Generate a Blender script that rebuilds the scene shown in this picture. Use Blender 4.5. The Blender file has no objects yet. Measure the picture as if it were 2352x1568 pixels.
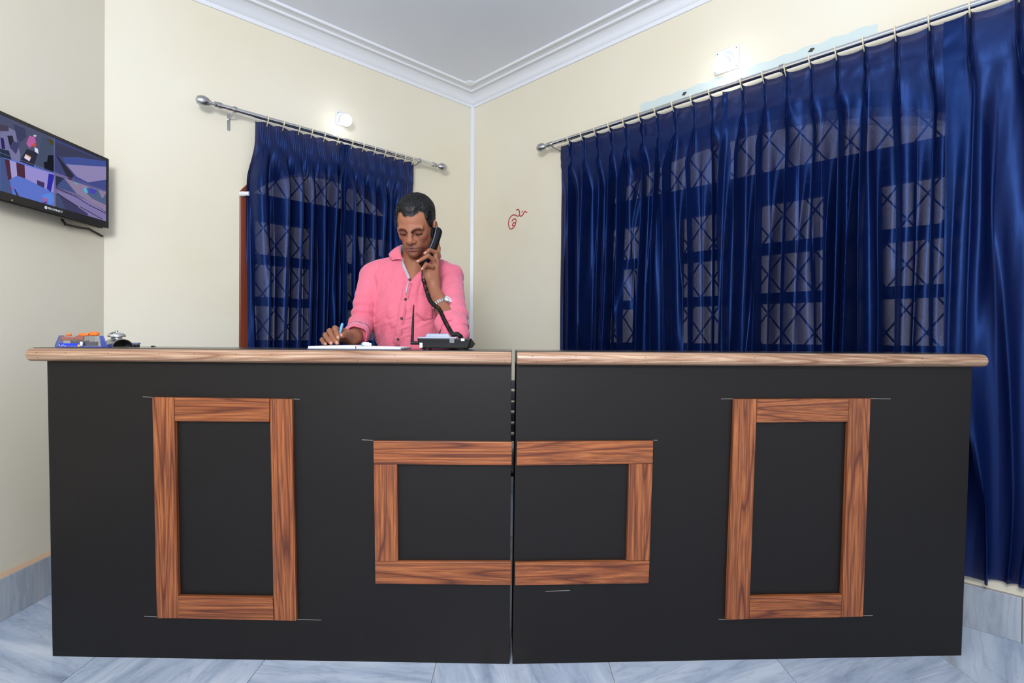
import bpy, bmesh, math, random
import numpy as np
from math import sin, cos, pi, radians, sqrt, exp
from mathutils import Vector, Matrix

random.seed(7)
rng = np.random.default_rng(11)
SC = bpy.context.scene
COL = SC.collection

# ------------------------------------------------------------------ camera
F = 1267.0          # focal length in pixels of the 2352 px wide frame
HC = 0.97           # camera height
PITCH, ROLL = radians(.27), radians(.40)
fwd = np.array([0, cos(PITCH), -sin(PITCH)])
_r0 = np.array([1., 0, 0]); _d0 = np.array([0, -sin(PITCH), -cos(PITCH)])
RX = cos(ROLL) * _r0 - sin(ROLL) * _d0
RY = sin(ROLL) * _r0 + cos(ROLL) * _d0
O = np.array([0, 0, HC])
cam = bpy.data.cameras.new('camera'); co = bpy.data.objects.new('camera', cam); COL.objects.link(co)
cam.sensor_width = 36.0; cam.lens = F / 2352 * 36; cam.clip_start = .02; cam.clip_end = 200
up = -RY; back = -fwd
co.matrix_world = Matrix(((RX[0], up[0], back[0], 0), (RX[1], up[1], back[1], 0), (RX[2], up[2], back[2], HC), (0, 0, 0, 1)))
SC.camera = co

# ------------------------------------------------------------------ world, light, exposure
vs = SC.view_settings
vs.view_transform = 'Standard'; vs.look = 'None'; vs.gamma = 1.0; vs.use_curve_mapping = False
vs.exposure = 0.12
SC.display_settings.display_device = 'sRGB'
W = bpy.data.worlds.new('world'); SC.world = W; W.use_nodes = True
_bg = W.node_tree.nodes['Background']
_bg.inputs[0].default_value = (.86, .93, 1.0, 1); _bg.inputs[1].default_value = 1.02

def area(name, loc, target, sx, sy, power, color):
    l = bpy.data.lights.new(name, 'AREA'); l.shape = 'RECTANGLE'; l.size = sx; l.size_y = sy; l.energy = power; l.color = color
    o = bpy.data.objects.new(name, l); COL.objects.link(o); o.location = loc
    o.rotation_euler = (Vector(target) - Vector(loc)).to_track_quat('-Z', 'Y').to_euler()
    return o
area('bounce_flash', (-.45, -.6, 1.7), (-.3, 1.2, 2.62), .5, .5, 33, (.86, .92, 1.0))
area('flash_head', (-.25, -.55, 1.9), (0, 2.2, 1.25), .55, .4, 34, (1.0, .985, .97))

# ------------------------------------------------------------------ pixel <-> room helpers (measuring only)
def ray(px, py): return fwd * F + RX * (px - 1176) + RY * (py - 784)
def atY(px, py, Y): v = ray(px, py); return O + v * (Y / v[1])
def atZ(px, py, Z): v = ray(px, py); return O + v * ((Z - HC) / v[2])
def atX(px, py, X): v = ray(px, py); return O + v * (X / v[0])
CN = np.array([-.278, 3.777, 0])                       # the far corner of the room
tR = np.array([1, -1.025, 0]); tR /= np.linalg.norm(tR); nR = np.array([-1.025, -1, 0]); nR /= np.linalg.norm(nR)
tL = -nR * -1; tL = np.array([-1.025, -1, 0]); tL /= np.linalg.norm(tL); nL = np.array([1, -1.025, 0]); nL /= np.linalg.norm(nL)
ZZ = np.array([0, 0, 1.])
def wpt(side, s, d, z):
    t, n = (tR, nR) if side == 'R' else (tL, nL)
    return CN + t * s + n * d + ZZ * z
def hit(px, py, side, d=0):
    t, n = (tR, nR) if side == 'R' else (tL, nL)
    v = ray(px, py); k = ((CN + n * d - O) @ n) / (v @ n); p = O + v * k
    return (p - CN) @ t, p[2]
def lin(r, g, b):
    f = lambda c: (c / 255 / 12.92) if c <= 10 else ((c / 255 + .055) / 1.055) ** 2.4
    return (f(r), f(g), f(b), 1)

# ------------------------------------------------------------------ objects
def link(o): COL.objects.link(o); return o
def thing(name, label, cat, loc=(0, 0, 0), group=None):
    o = link(bpy.data.objects.new(name, None)); o.location = loc; o.empty_display_size = .05
    o['label'] = label; o['category'] = cat
    if group: o['group'] = group
    return o
def tag(o, label, cat, group=None):
    o['label'] = label; o['category'] = cat
    if group: o['group'] = group
    return o
def origin_of(o):
    p = np.zeros(3)
    while o is not None:
        p += np.array(o.location); o = o.parent
    return p
class MB:
    def __init__(s): s.v = []; s.f = []
    def add(s, vs_, fs):
        n = len(s.v); s.v += [tuple(map(float, p)) for p in vs_]; s.f += [tuple(i + n for i in f) for f in fs]; return s
    def hexa(s, p):   # 8 points: 4 bottom ccw then 4 top
        return s.add(p, [(3, 2, 1, 0), (4, 5, 6, 7), (0, 1, 5, 4), (1, 2, 6, 5), (2, 3, 7, 6), (3, 0, 4, 7)])
    def box(s, lo, hi):
        x0, y0, z0 = lo; x1, y1, z1 = hi
        return s.hexa([(x0, y0, z0), (x1, y0, z0), (x1, y1, z0), (x0, y1, z0), (x0, y0, z1), (x1, y0, z1), (x1, y1, z1), (x0, y1, z1)])
    def wbox(s, side, s0, s1, d0, d1, z0, z1):
        return s.hexa([wpt(side, a, d, z) for z in (z0, z1) for a, d in ((s0, d0), (s1, d0), (s1, d1), (s0, d1))])
    def wprism(s, side, poly, d0, d1):       # poly in (s,z)
        n = len(poly)
        return s.add([wpt(side, a, d0, z) for a, z in poly] + [wpt(side, a, d1, z) for a, z in poly],
                     [tuple(range(n)), tuple(range(2 * n - 1, n - 1, -1))] + [(i, i + n, (i + 1) % n + n, (i + 1) % n) for i in range(n)])
    def obox(s, c, ax, ay, az, hx, hy, hz):
        c = np.array(c, float); ax, ay, az = [np.array(a, float) / np.linalg.norm(a) for a in (ax, ay, az)]
        return s.hexa([c + ax * hx * i + ay * hy * j + az * hz * k for k in (-1, 1) for i, j in ((-1, -1), (1, -1), (1, 1), (-1, 1))])
    def tube(s, path, r, n=10, caps=True, sx=1.0):
        path = [np.array(p, float) for p in path]; m = len(path)
        rs = r if hasattr(r, '__len__') else [r] * m
        t = path[1] - path[0]; t /= np.linalg.norm(t)
        a = np.cross(t, [0, 0, 1.]);
        if np.linalg.norm(a) < 1e-3: a = np.cross(t, [0, 1., 0])
        a /= np.linalg.norm(a); V = []; Fs = []
        for i in range(m):
            t = path[min(i + 1, m - 1)] - path[max(i - 1, 0)]; t /= (np.linalg.norm(t) + 1e-12)
            a = a - t * (a @ t); a /= np.linalg.norm(a); b = np.cross(t, a)
            for k in range(n): V.append(path[i] + rs[i] * (cos(2 * pi * k / n) * a * sx + sin(2 * pi * k / n) * b))
        for i in range(m - 1):
            for k in range(n): Fs.append((i * n + k, i * n + (k + 1) % n, (i + 1) * n + (k + 1) % n, (i + 1) * n + k))
        if caps: Fs += [tuple(range(n - 1, -1, -1)), tuple(range((m - 1) * n, m * n))]
        return s.add(V, Fs)
    def lathe(s, o, axis, prof, n=24):       # prof: (radius, along)
        o = np.array(o, float); ax = np.array(axis, float); ax /= np.linalg.norm(ax)
        a = np.cross(ax, [0, 0, 1.]);
        if np.linalg.norm(a) < 1e-3: a = np.cross(ax, [0, 1., 0])
        a /= np.linalg.norm(a); b = np.cross(ax, a); V = []; Fs = []
        for r, h in prof:
            for k in range(n): V.append(o + ax * h + max(r, 1e-5) * (cos(2 * pi * k / n) * a + sin(2 * pi * k / n) * b))
        for i in range(len(prof) - 1):
            for k in range(n): Fs.append((i * n + k, i * n + (k + 1) % n, (i + 1) * n + (k + 1) % n, (i + 1) * n + k))
        Fs += [tuple(range(n - 1, -1, -1)), tuple(range((len(prof) - 1) * n, len(prof) * n))]
        return s.add(V, Fs)
    def prism(s, poly, vec):                 # poly: 3-D points, extruded by vec
        poly = [np.array(p, float) for p in poly]; n = len(poly); vec = np.array(vec, float)
        return s.add(poly + [p + vec for p in poly], [tuple(range(n)), tuple(range(2 * n - 1, n - 1, -1))] + [(i, i + n, (i + 1) % n + n, (i + 1) % n) for i in range(n)])
    def grid(s, P):                          # P: (a,b,3)
        A, B = P.shape[:2]
        return s.add(P.reshape(-1, 3), [(i * B + j, (i + 1) * B + j, (i + 1) * B + j + 1, i * B + j + 1) for i in range(A - 1) for j in range(B - 1)])
    def build(s, name, mat, parent=None, smooth=False, bevel=0, label=None, kind=None, seg=2):
        off = origin_of(parent)
        me = bpy.data.meshes.new(name); me.from_pydata((np.array(s.v) - off).tolist(), [], s.f)
        bm = bmesh.new(); bm.from_mesh(me); bmesh.ops.recalc_face_normals(bm, faces=bm.faces); bm.to_mesh(me); bm.free()
        return fin(name, me, mat, parent, smooth, bevel, label, kind, seg)
def fin(name, me, mat, parent=None, smooth=False, bevel=0, label=None, kind=None, seg=2):
    if mat is not None: me.materials.append(mat)
    if smooth:
        me.polygons.foreach_set('use_smooth', [True] * len(me.polygons))
        if smooth != 'all':
            try: me.set_sharp_from_angle(angle=radians(40))
            except Exception: pass
    o = link(bpy.data.objects.new(name, me))
    if parent is not None: o.parent = parent
    if bevel:
        b = o.modifiers.new('bevel', 'BEVEL'); b.width = bevel; b.segments = seg; b.limit_method = 'ANGLE'; b.angle_limit = radians(35); b.harden_normals = False
    if label: o['label'] = label
    if kind: o['kind'] = kind
    return o
def dup(o, parent, off=(0, 0, 0)):           # a copy of a part sharing its mesh
    c = o.copy(); COL.objects.link(c); c.parent = parent; c.location = Vector(o.location) + Vector(off); return c

# ------------------------------------------------------------------ materials
def newmat(name):
    m = bpy.data.materials.new(name); m.use_nodes = True; nt = m.node_tree
    return m, nt, nt.nodes['Principled BSDF']
def simple(name, col, rough=.5, metal=0, spec=.5, **kw):
    m, nt, b = newmat(name)
    b.inputs['Base Color'].default_value = col if len(col) == 4 else (*col, 1)
    b.inputs['Roughness'].default_value = rough; b.inputs['Metallic'].default_value = metal; b.inputs['Specular IOR Level'].default_value = spec
    for k, v in kw.items(): b.inputs[k].default_value = v
    return m
def N(nt, typ, **kw):
    n = nt.nodes.new(typ)
    for k, v in kw.items():
        if k in n.inputs: n.inputs[k].default_value = v
        else: setattr(n, k, v)
    return n
def coords(nt, scale=(1, 1, 1), kind='Object', rnd=0.0, rot=(0, 0, 0)):
    tc = N(nt, 'ShaderNodeTexCoord'); mp = N(nt, 'ShaderNodeMapping'); mp.inputs['Scale'].default_value = scale; mp.inputs['Rotation'].default_value = rot
    nt.links.new(tc.outputs[kind], mp.inputs['Vector'])
    if rnd:
        oi = N(nt, 'ShaderNodeObjectInfo'); m = N(nt, 'ShaderNodeMath', operation='MULTIPLY'); m.inputs[1].default_value = rnd
        nt.links.new(oi.outputs['Random'], m.inputs[0]); cx = N(nt, 'ShaderNodeCombineXYZ')
        for i in range(3): nt.links.new(m.outputs[0], cx.inputs[i])
        nt.links.new(cx.outputs[0], mp.inputs['Location'])
    return mp.outputs[0]
def ramp(nt, src, stops):
    r = N(nt, 'ShaderNodeValToRGB'); e = r.color_ramp.elements
    while len(e) < len(stops): e.new(.5)
    for el, (p, c) in zip(e, stops): el.position = p; el.color = c if len(c) == 4 else (*c, 1)
    nt.links.new(src, r.inputs[0]); return r.outputs[0]
def noise(nt, vec, scale, detail=4, rough=.55, dist=0):
    n = N(nt, 'ShaderNodeTexNoise'); n.inputs['Scale'].default_value = scale; n.inputs['Detail'].default_value = detail
    n.inputs['Roughness'].default_value = rough; n.inputs['Distortion'].default_value = dist
    nt.links.new(vec, n.inputs['Vector']); return n.outputs['Fac']
def mix(nt, a, b, fac, mode='MIX'):
    m = N(nt, 'ShaderNodeMix', data_type='RGBA', blend_type=mode)
    for i, x in ((6, a), (7, b)):
        if isinstance(x, tuple): m.inputs[i].default_value = x if len(x) == 4 else (*x, 1)
        else: nt.links.new(x, m.inputs[i])
    if isinstance(fac, (int, float)): m.inputs[0].default_value = fac
    else: nt.links.new(fac, m.inputs[0])
    return m.outputs[2]
def bump(nt, b, h, strength=.2, dist=.01):
    n = N(nt, 'ShaderNodeBump'); n.inputs['Strength'].default_value = strength; n.inputs['Distance'].default_value = dist
    nt.links.new(h, n.inputs['Height']); nt.links.new(n.outputs[0], b.inputs['Normal'])

def mat_wall():
    m, nt, b = newmat('cream_wall_paint'); v = coords(nt)
    c = ramp(nt, noise(nt, v, 1.1, 3, .5), [(.35, (.79, .725, .575)), (.65, (.82, .775, .655))])
    st = ramp(nt, noise(nt, v, 3.3, 6, .6, .4), [(.60, (0, 0, 0)), (.78, (1, 1, 1))])
    c = mix(nt, c, (.74, .66, .48, 1), N_mul(nt, st, .35))
    nt.links.new(c, b.inputs['Base Color']); b.inputs['Roughness'].default_value = .6; b.inputs['Specular IOR Level'].default_value = .3
    bump(nt, b, noise(nt, v, 9, 5, .5), .12, .01); return m
def N_mul(nt, a, k):
    m = N(nt, 'ShaderNodeMath', operation='MULTIPLY'); m.inputs[1].default_value = k; nt.links.new(a, m.inputs[0]); return m.outputs[0]
def mat_marble(name, rnd, sc, c0, c1, c2, rough=.18, turn=1.0):
    # soft streaked marble; every slab gets its own piece of the figure and its own vein direction
    m, nt, b = newmat(name); tc = N(nt, 'ShaderNodeTexCoord'); oi = N(nt, 'ShaderNodeObjectInfo')
    def maths(op, a, k):
        q = N(nt, 'ShaderNodeMath', operation=op); nt.links.new(a, q.inputs[0]); q.inputs[1].default_value = k; return q.outputs[0]
    r1 = N(nt, 'ShaderNodeMapping'); rot = N(nt, 'ShaderNodeCombineXYZ'); loc = N(nt, 'ShaderNodeCombineXYZ')
    nt.links.new(maths('MULTIPLY', oi.outputs['Random'], 9.0 * turn), rot.inputs[2]); nt.links.new(maths('MULTIPLY', oi.outputs['Random'], rnd), loc.inputs[0]); nt.links.new(maths('MULTIPLY', oi.outputs['Random'], rnd * .6), loc.inputs[1])
    nt.links.new(tc.outputs['Object'], r1.inputs['Vector']); nt.links.new(rot.outputs[0], r1.inputs['Rotation'])
    r2 = N(nt, 'ShaderNodeMapping'); r2.inputs['Scale'].default_value = sc; nt.links.new(r1.outputs[0], r2.inputs['Vector']); nt.links.new(loc.outputs[0], r2.inputs['Location']); v = r2.outputs[0]
    c = ramp(nt, noise(nt, v, 1.3, 5, .58, .5), [(.28, c0), (.47, c1), (.68, c2)])
    n2 = ramp(nt, noise(nt, v, 1.9, 3, .5, 1.0), [(.46, (0, 0, 0)), (.50, (1, 1, 1)), (.54, (0, 0, 0))])
    c = mix(nt, c, (c0[0] * .55, c0[1] * .55, c0[2] * .6, 1), N_mul(nt, n2, .22))
    n3 = ramp(nt, noise(nt, v, .8, 3, .5, .5), [(.60, (0, 0, 0)), (.74, (1, 1, 1))])
    c = mix(nt, c, (.46, .43, .38, 1), N_mul(nt, n3, .45))
    c = mix(nt, c, c2, N_mul(nt, ramp(nt, noise(nt, tc.outputs['Object'], 60, 4, .7), [(.5, (0, 0, 0)), (.75, (1, 1, 1))]), .25))
    nt.links.new(c, b.inputs['Base Color']); b.inputs['Roughness'].default_value = rough; return m
def mat_wood(name, horiz, cols, k=1.0, rough=.32, freq=26, rnd=37.0, axis=0):
    # laminate grain that runs along the board: cathedral figure, straight lines and fine pores
    m, nt, b = newmat(name)
    def vec(l, a, r=rnd): return coords(nt, (l, a, a) if horiz else (a, a, l), rnd=r)
    n1 = noise(nt, vec(.60 * k, freq * .62 * k), 1, 1.5, .4, .1)
    mm = N(nt, 'ShaderNodeMath', operation='MULTIPLY'); mm.inputs[1].default_value = 9.5; nt.links.new(n1, mm.inputs[0])
    fr = N(nt, 'ShaderNodeMath', operation='PINGPONG'); fr.inputs[1].default_value = .5; nt.links.new(mm.outputs[0], fr.inputs[0])
    c = ramp(nt, fr.outputs[0], [(0, cols[0]), (.09, cols[1]), (.30, cols[2]), (.5, cols[1])])
    ln = ramp(nt, noise(nt, vec(.8 * k, freq * 7 * k), 1, 4, .6), [(.42, (0, 0, 0)), (.60, (1, 1, 1))])
    c = mix(nt, c, cols[0], N_mul(nt, ln, .70))
    pores = ramp(nt, noise(nt, vec(14 * k, freq * 22 * k), 1, 2), [(.50, (0, 0, 0)), (.72, (1, 1, 1))])
    c = mix(nt, c, cols[0], N_mul(nt, pores, .40))
    nt.links.new(c, b.inputs['Base Color']); b.inputs['Roughness'].default_value = rough; return m
def mat_black_laminate():
    m, nt, b = newmat('black_laminate'); v = coords(nt, (3, 3, 60))
    c = ramp(nt, noise(nt, v, 9, 5, .7), [(.3, (.0058, .0042, .0039)), (.7, (.0096, .0074, .0068))])
    sm = ramp(nt, noise(nt, coords(nt), 6.5, 4, .6, .8), [(.70, (0, 0, 0)), (.80, (1, 1, 1))])
    c = mix(nt, c, (.035, .033, .035, 1), N_mul(nt, sm, .35))
    nt.links.new(c, b.inputs['Base Color']); b.inputs['Roughness'].default_value = .45; b.inputs['Specular IOR Level'].default_value = .32
    bump(nt, b, noise(nt, coords(nt, (80, 80, 900)), 1, 2), .08, .001); return m
def mat_curtain():
    m, nt, b = newmat('royal_blue_satin')
    v = coords(nt); wv = coords(nt, (1400, 1400, 120))
    c = ramp(nt, noise(nt, wv, 1, 2), [(.3, (.0014, .005, .036)), (.7, (.003, .010, .062))])
    nt.links.new(c, b.inputs['Base Color']); b.inputs['Roughness'].default_value = .43; b.inputs['Specular IOR Level'].default_value = .9; b.inputs['Metallic'].default_value = .0
    b.inputs['Specular Tint'].default_value = (.10, .25, .85, 1)
    b.inputs['Sheen Weight'].default_value = .0; b.inputs['Sheen Tint'].default_value = (.25, .4, 1, 1); b.inputs['Sheen Roughness'].default_value = .4
    bump(nt, b, noise(nt, coords(nt, (16, 16, 5)), 1, 4, .5), .22, .012)
    lw = N(nt, 'ShaderNodeLayerWeight'); lw.inputs['Blend'].default_value = .35
    f = N(nt, 'ShaderNodeMapRange'); f.inputs[1].default_value = .05; f.inputs[2].default_value = .45; f.inputs[3].default_value = .105; f.inputs[4].default_value = .0
    nt.links.new(lw.outputs['Facing'], f.inputs[0])
    wf = ramp(nt, noise(nt, coords(nt, (420, 420, 300)), 1, 3), [(.3, (.35, .35, .35)), (.7, (1.35, 1.35, 1.35))]); wm = N(nt, 'ShaderNodeMath', operation='MULTIPLY'); nt.links.new(f.outputs[0], wm.inputs[0]); nt.links.new(wf, wm.inputs[1])
    tr = N(nt, 'ShaderNodeBsdfTransparent'); tr.inputs[0].default_value = (.88, .76, .74, 1)
    ms = N(nt, 'ShaderNodeMixShader'); nt.links.new(wm.outputs[0], ms.inputs[0]); nt.links.new(b.outputs[0], ms.inputs[1]); nt.links.new(tr.outputs[0], ms.inputs[2])
    nt.links.new(ms.outputs[0], nt.nodes['Material Output'].inputs[0]); return m
def mat_vcol(name, rough=.5, emit=False, sss=0):
    m, nt, b = newmat(name); a = N(nt, 'ShaderNodeVertexColor', layer_name='Col')
    if emit:
        e = N(nt, 'ShaderNodeEmission'); nt.links.new(a.outputs[0], e.inputs[0]); nt.links.new(e.outputs[0], nt.nodes['Material Output'].inputs[0])
    else:
        nt.links.new(a.outputs[0], b.inputs['Base Color']); b.inputs['Roughness'].default_value = rough; b.inputs['Specular IOR Level'].default_value = .18
        if sss: b.inputs['Subsurface Weight'].default_value = sss; b.inputs['Subsurface Radius'].default_value = (.01, .004, .002); b.inputs['Subsurface Scale'].default_value = .4
        bump(nt, b, noise(nt, coords(nt), 260, 3), .12, .001)
    return m
def mat_emit(name, col, st):
    m, nt, b = newmat(name); e = N(nt, 'ShaderNodeEmission'); e.inputs[0].default_value = (*col, 1); e.inputs[1].default_value = st
    nt.links.new(e.outputs[0], nt.nodes['Material Output'].inputs[0]); return m
def mat_clear(name, tint, fac=.12, rough=.05):
    m, nt, b = newmat(name); g = N(nt, 'ShaderNodeBsdfGlossy'); g.inputs['Roughness'].default_value = rough
    t = N(nt, 'ShaderNodeBsdfTransparent'); t.inputs[0].default_value = (*tint, 1)
    fr = N(nt, 'ShaderNodeFresnel'); fr.inputs[0].default_value = 1.45
    ad = N(nt, 'ShaderNodeMath', operation='ADD'); ad.inputs[1].default_value = fac; nt.links.new(fr.outputs[0], ad.inputs[0])
    ms = N(nt, 'ShaderNodeMixShader'); nt.links.new(ad.outputs[0], ms.inputs[0]); nt.links.new(t.outputs[0], ms.inputs[1]); nt.links.new(g.outputs[0], ms.inputs[2])
    nt.links.new(ms.outputs[0], nt.nodes['Material Output'].inputs[0]); return m

M = {}
M['wall'] = mat_wall()
def _ceil():
    m, nt, b = newmat('white_ceiling_lit_blue'); v = coords(nt)
    nt.links.new(ramp(nt, noise(nt, v, 1.3, 4), [(.3, (.74, .77, .86)), (.7, (.79, .82, .90))]), b.inputs['Base Color']); b.inputs['Roughness'].default_value = .7; return m  # white paint; the blue of sky and floor bounce is put into its colour
M['ceiling'] = _ceil()
M['plaster'] = simple('white_plaster_moulding', (.80, .82, .88), .55)
M['marble'] = mat_marble('blue_grey_marble', 91.0, (1.5, 9.0, 4.0), (.25, .31, .42), (.43, .51, .65), (.62, .69, .80))
M['skirting'] = mat_marble('grey_marble_skirting', 53.0, (9, 9, 1.2), (.24, .26, .31), (.36, .40, .46), (.50, .54, .60), .3, 0)
M['grout'] = simple('beige_grout', (.42, .38, .33), .8)
M['laminate_v'] = mat_wood('teak_laminate_upright', False, [(.095, .022, .009, 1), (.30, .082, .025, 1), (.41, .135, .041, 1)])
M['laminate_h'] = mat_wood('teak_laminate_level', True, [(.095, .022, .009, 1), (.30, .082, .025, 1), (.41, .135, .041, 1)])
M['edge'] = mat_wood('raw_hardwood_lipping', True, [(.22, .105, .060, 1), (.44, .25, .155, 1), (.58, .40, .27, 1)], k=1.0, rough=.38, freq=24)
M['black'] = mat_black_laminate()
M['counter_top'] = simple('dark_countertop_laminate', (.022, .021, .022), .22)
M['ply'] = simple('plywood_edge', (.10, .085, .07), .7)
M['curtain'] = mat_curtain()
M['chrome'] = simple('chrome', (.72, .73, .75), .14, 1)
M['steel'] = simple('brushed_steel', (.50, .51, .53), .30, 1)
M['cream_plastic'] = simple('cream_plastic', (.78, .70, .50), .4)
M['white_plastic'] = simple('white_plastic', (.78, .80, .84), .35)
M['frame_wood'] = mat_wood('red_brown_painted_wood', False, [(.16, .030, .013, 1), (.20, .040, .017, 1), (.225, .048, .02, 1)], rough=.35)
M['shutter_wood'] = simple('dark_brown_shutter', (.035, .015, .009), .5)
M['white_metal'] = simple('white_painted_iron', (.75, .76, .78), .4)
M['glass'] = mat_clear('window_glass', (.93, .95, .96), .02)
M['pale_paint'] = simple('pale_blue_patch_paint', (.60, .70, .70), .6)
M['dark_hole'] = simple('dark_screw_hole', (.05, .045, .04), .8)
M['bulb'] = mat_emit('lit_led_bulb', (1.0, .99, .96), 8.0)
M['tv_black'] = simple('gloss_black_plastic', (.010, .010, .011), .28)
M['tv_grey'] = simple('grey_plastic_underside', (.05, .048, .042), .5)
M['screen'] = mat_vcol('tv_screen_picture', emit=True)
M['black_plastic'] = simple('matte_black_plastic', (.008, .008, .010), .42, 0, .25)
M['phone_top'] = simple('grey_blue_phone_shell', (.16, .20, .30), .35)
M['sticker'] = simple('grey_sticker', (.16, .17, .19), .25)
M['paper'] = simple('white_paper', (.80, .80, .84), .7)
M['cover'] = simple('grey_blue_book_cover', (.25, .27, .36), .5)
M['pen_blue'] = simple('sky_blue_pen_plastic', (.14, .46, .80), .25)
M['acrylic'] = mat_clear('clear_acrylic', (.96, .97, .995), .02)
def _tint():
    m, nt, b = newmat('blue_tinted_acrylic'); b.inputs['Base Color'].default_value = (.07, .12, .62, 1); b.inputs['Roughness'].default_value = .2
    t = N(nt, 'ShaderNodeBsdfTransparent'); t.inputs[0].default_value = (.75, .80, 1, 1); ms = N(nt, 'ShaderNodeMixShader'); ms.inputs[0].default_value = .45
    nt.links.new(b.outputs[0], ms.inputs[1]); nt.links.new(t.outputs[0], ms.inputs[2]); nt.links.new(ms.outputs[0], nt.nodes['Material Output'].inputs[0]); return m
M['acrylic_blue'] = _tint()
M['blue_card'] = simple('royal_blue_card', (.012, .045, .70), .35)
M['navy'] = simple('navy_plastic', (.012, .014, .035), .4)
M['orange'] = simple('orange_plastic', (.80, .17, .02), .35)
M['red_brown'] = simple('red_brown_wrap', (.42, .05, .014), .45)
M['yellow'] = simple('yellow_print', (.80, .48, .02), .5)
M['red_paint'] = simple('red_vermilion_paint', (.50, .02, .04), .6)
M['chair'] = simple('navy_black_moulded_plastic', (.02, .022, .035), .4)
M['trousers'] = simple('dark_trouser_cloth', (.02, .022, .03), .8)
M['shoe'] = simple('black_leather', (.012, .011, .01), .4)
M['mark'] = simple('chalk_line', (.42, .40, .38), .8)
M['skin'] = mat_vcol('brown_skin', .46, sss=.12)
def _shirt():
    m, nt, b = newmat('pink_cotton'); v = coords(nt)
    c = ramp(nt, noise(nt, v, 5, 4), [(.3, (.60, .108, .165)), (.7, (.67, .140, .210))])
    wv = noise(nt, coords(nt, (1, 1, 1)), 900, 2)
    c = mix(nt, c, (.84, .32, .40, 1), N_mul(nt, wv, .20))
    nt.links.new(c, b.inputs['Base Color']); b.inputs['Roughness'].default_value = .75; b.inputs['Specular IOR Level'].default_value = .2
    b.inputs['Sheen Weight'].default_value = .30; b.inputs['Sheen Tint'].default_value = (.95, .75, 1, 1)
    bump(nt, b, noise(nt, coords(nt, (1, 1, .6), rot=(0, .5, 0)), 22, 5, .55, 1.2), .5, .012); return m
M['shirt'] = _shirt()
M['lining'] = simple('grey_shirt_lining', (.42, .36, .42), .8)
def _hair():
    m, nt, b = newmat('short_black_hair'); v = coords(nt, (60, 60, 160))
    nt.links.new(ramp(nt, noise(nt, coords(nt, (1, 1, 1)), 330, 3), [(.4, (.004, .004, .0045)), (.75, (.014, .014, .016))]), b.inputs['Base Color'])
    b.inputs['Roughness'].default_value = .45
    bump(nt, b, noise(nt, coords(nt, (260, 60, 120)), 1, 3), .7, .004); return m
M['hair'] = _hair()

# ================================================================== THE ROOM
ZC = 2.61
XL = -1.74; YL = 2.351; SL = 2.0425
def struct(o): o['kind'] = 'structure'; return o
# floor: grout bed with single marble slabs
fl = struct(MB().box((-1.9, -1.4, -.06), (3.8, 4.1, -.004)).build('floor', M['grout']))
xs = [-1.77] + [-.737 + .517 * k for k in range(-1, 9)]
def slab(x0, x1, y0, y1):
    g = .0012
    o = MB().box((x0 + g, y0 + g, -.004), (x1 - g, y1 - g, 0)).build('marble_slab', M['marble'], fl)
    return o
for i in range(len(xs) - 1):
    y = -1.3 + (.33 if i % 2 else 0); y0 = -1.4
    while y0 < 4.0:
        y = min(y, 4.05); 
        if y - y0 > .05: slab(xs[i], xs[i + 1], y0, y)
        y0 = y; y += .92
struct(MB().box((-1.95, -1.4, ZC), (3.8, 4.2, ZC + .1)).build('ceiling', M['ceiling']))
struct(MB().box((XL - .15, -1.4, 0), (XL, YL + .03, ZC)).build('wall_left', M['wall']))

def arch_poly(c, a, z0, zs, h, ell, n=14):
    P = [(c - a, z0), (c + a, z0), (c + a, zs)]
    R = (a * a + h * h) / (2 * h)
    for k in range(1, n):
        x = a * cos(pi * k / n)
        z = h * sin(pi * k / n) if ell else sqrt(max(R * R - x * x, 0)) - (R - h)
        P.append((c + x, zs + z))
    P.append((c - a, zs)); return P
def wall_with_hole(name, side, s0, s1, hole):
    n = len(hole); outer = []
    for i, (s, z) in enumerate(hole):
        if i == 0: outer.append((s0, 0))
        elif i == 1: outer.append((s1, 0))
        elif i == 2: outer.append((s1, z))
        elif i == n - 1: outer.append((s0, z))
        elif i == 3: outer.append((s1, ZC))
        elif i == n - 2: outer.append((s0, ZC))
        else: outer.append((s, ZC))
    V = []
    for d in (0, -.2):
        V += [wpt(side, s, d, z) for s, z in outer] + [wpt(side, s, d, z) for s, z in hole]
    Fs = []
    for i in range(n):
        j = (i + 1) % n
        Fs += [(i, j, n + j, n + i), (2 * n + j, 2 * n + i, 3 * n + i, 3 * n + j), (n + i, n + j, 3 * n + j, 3 * n + i), (j, i, 2 * n + i, 2 * n + j)]
    return struct(MB().add(V, Fs).build(name, M['wall']))
HL = arch_poly(1.005, .495, .80, 1.69, .25, False)
HR = arch_poly(1.835, .85, .80, 1.69, .285, True)
wl = wall_with_hole('wall_back', 'L', .0, SL, HL)
wr = wall_with_hole('wall_right', 'R', -.0, 5.4, HR)

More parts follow.
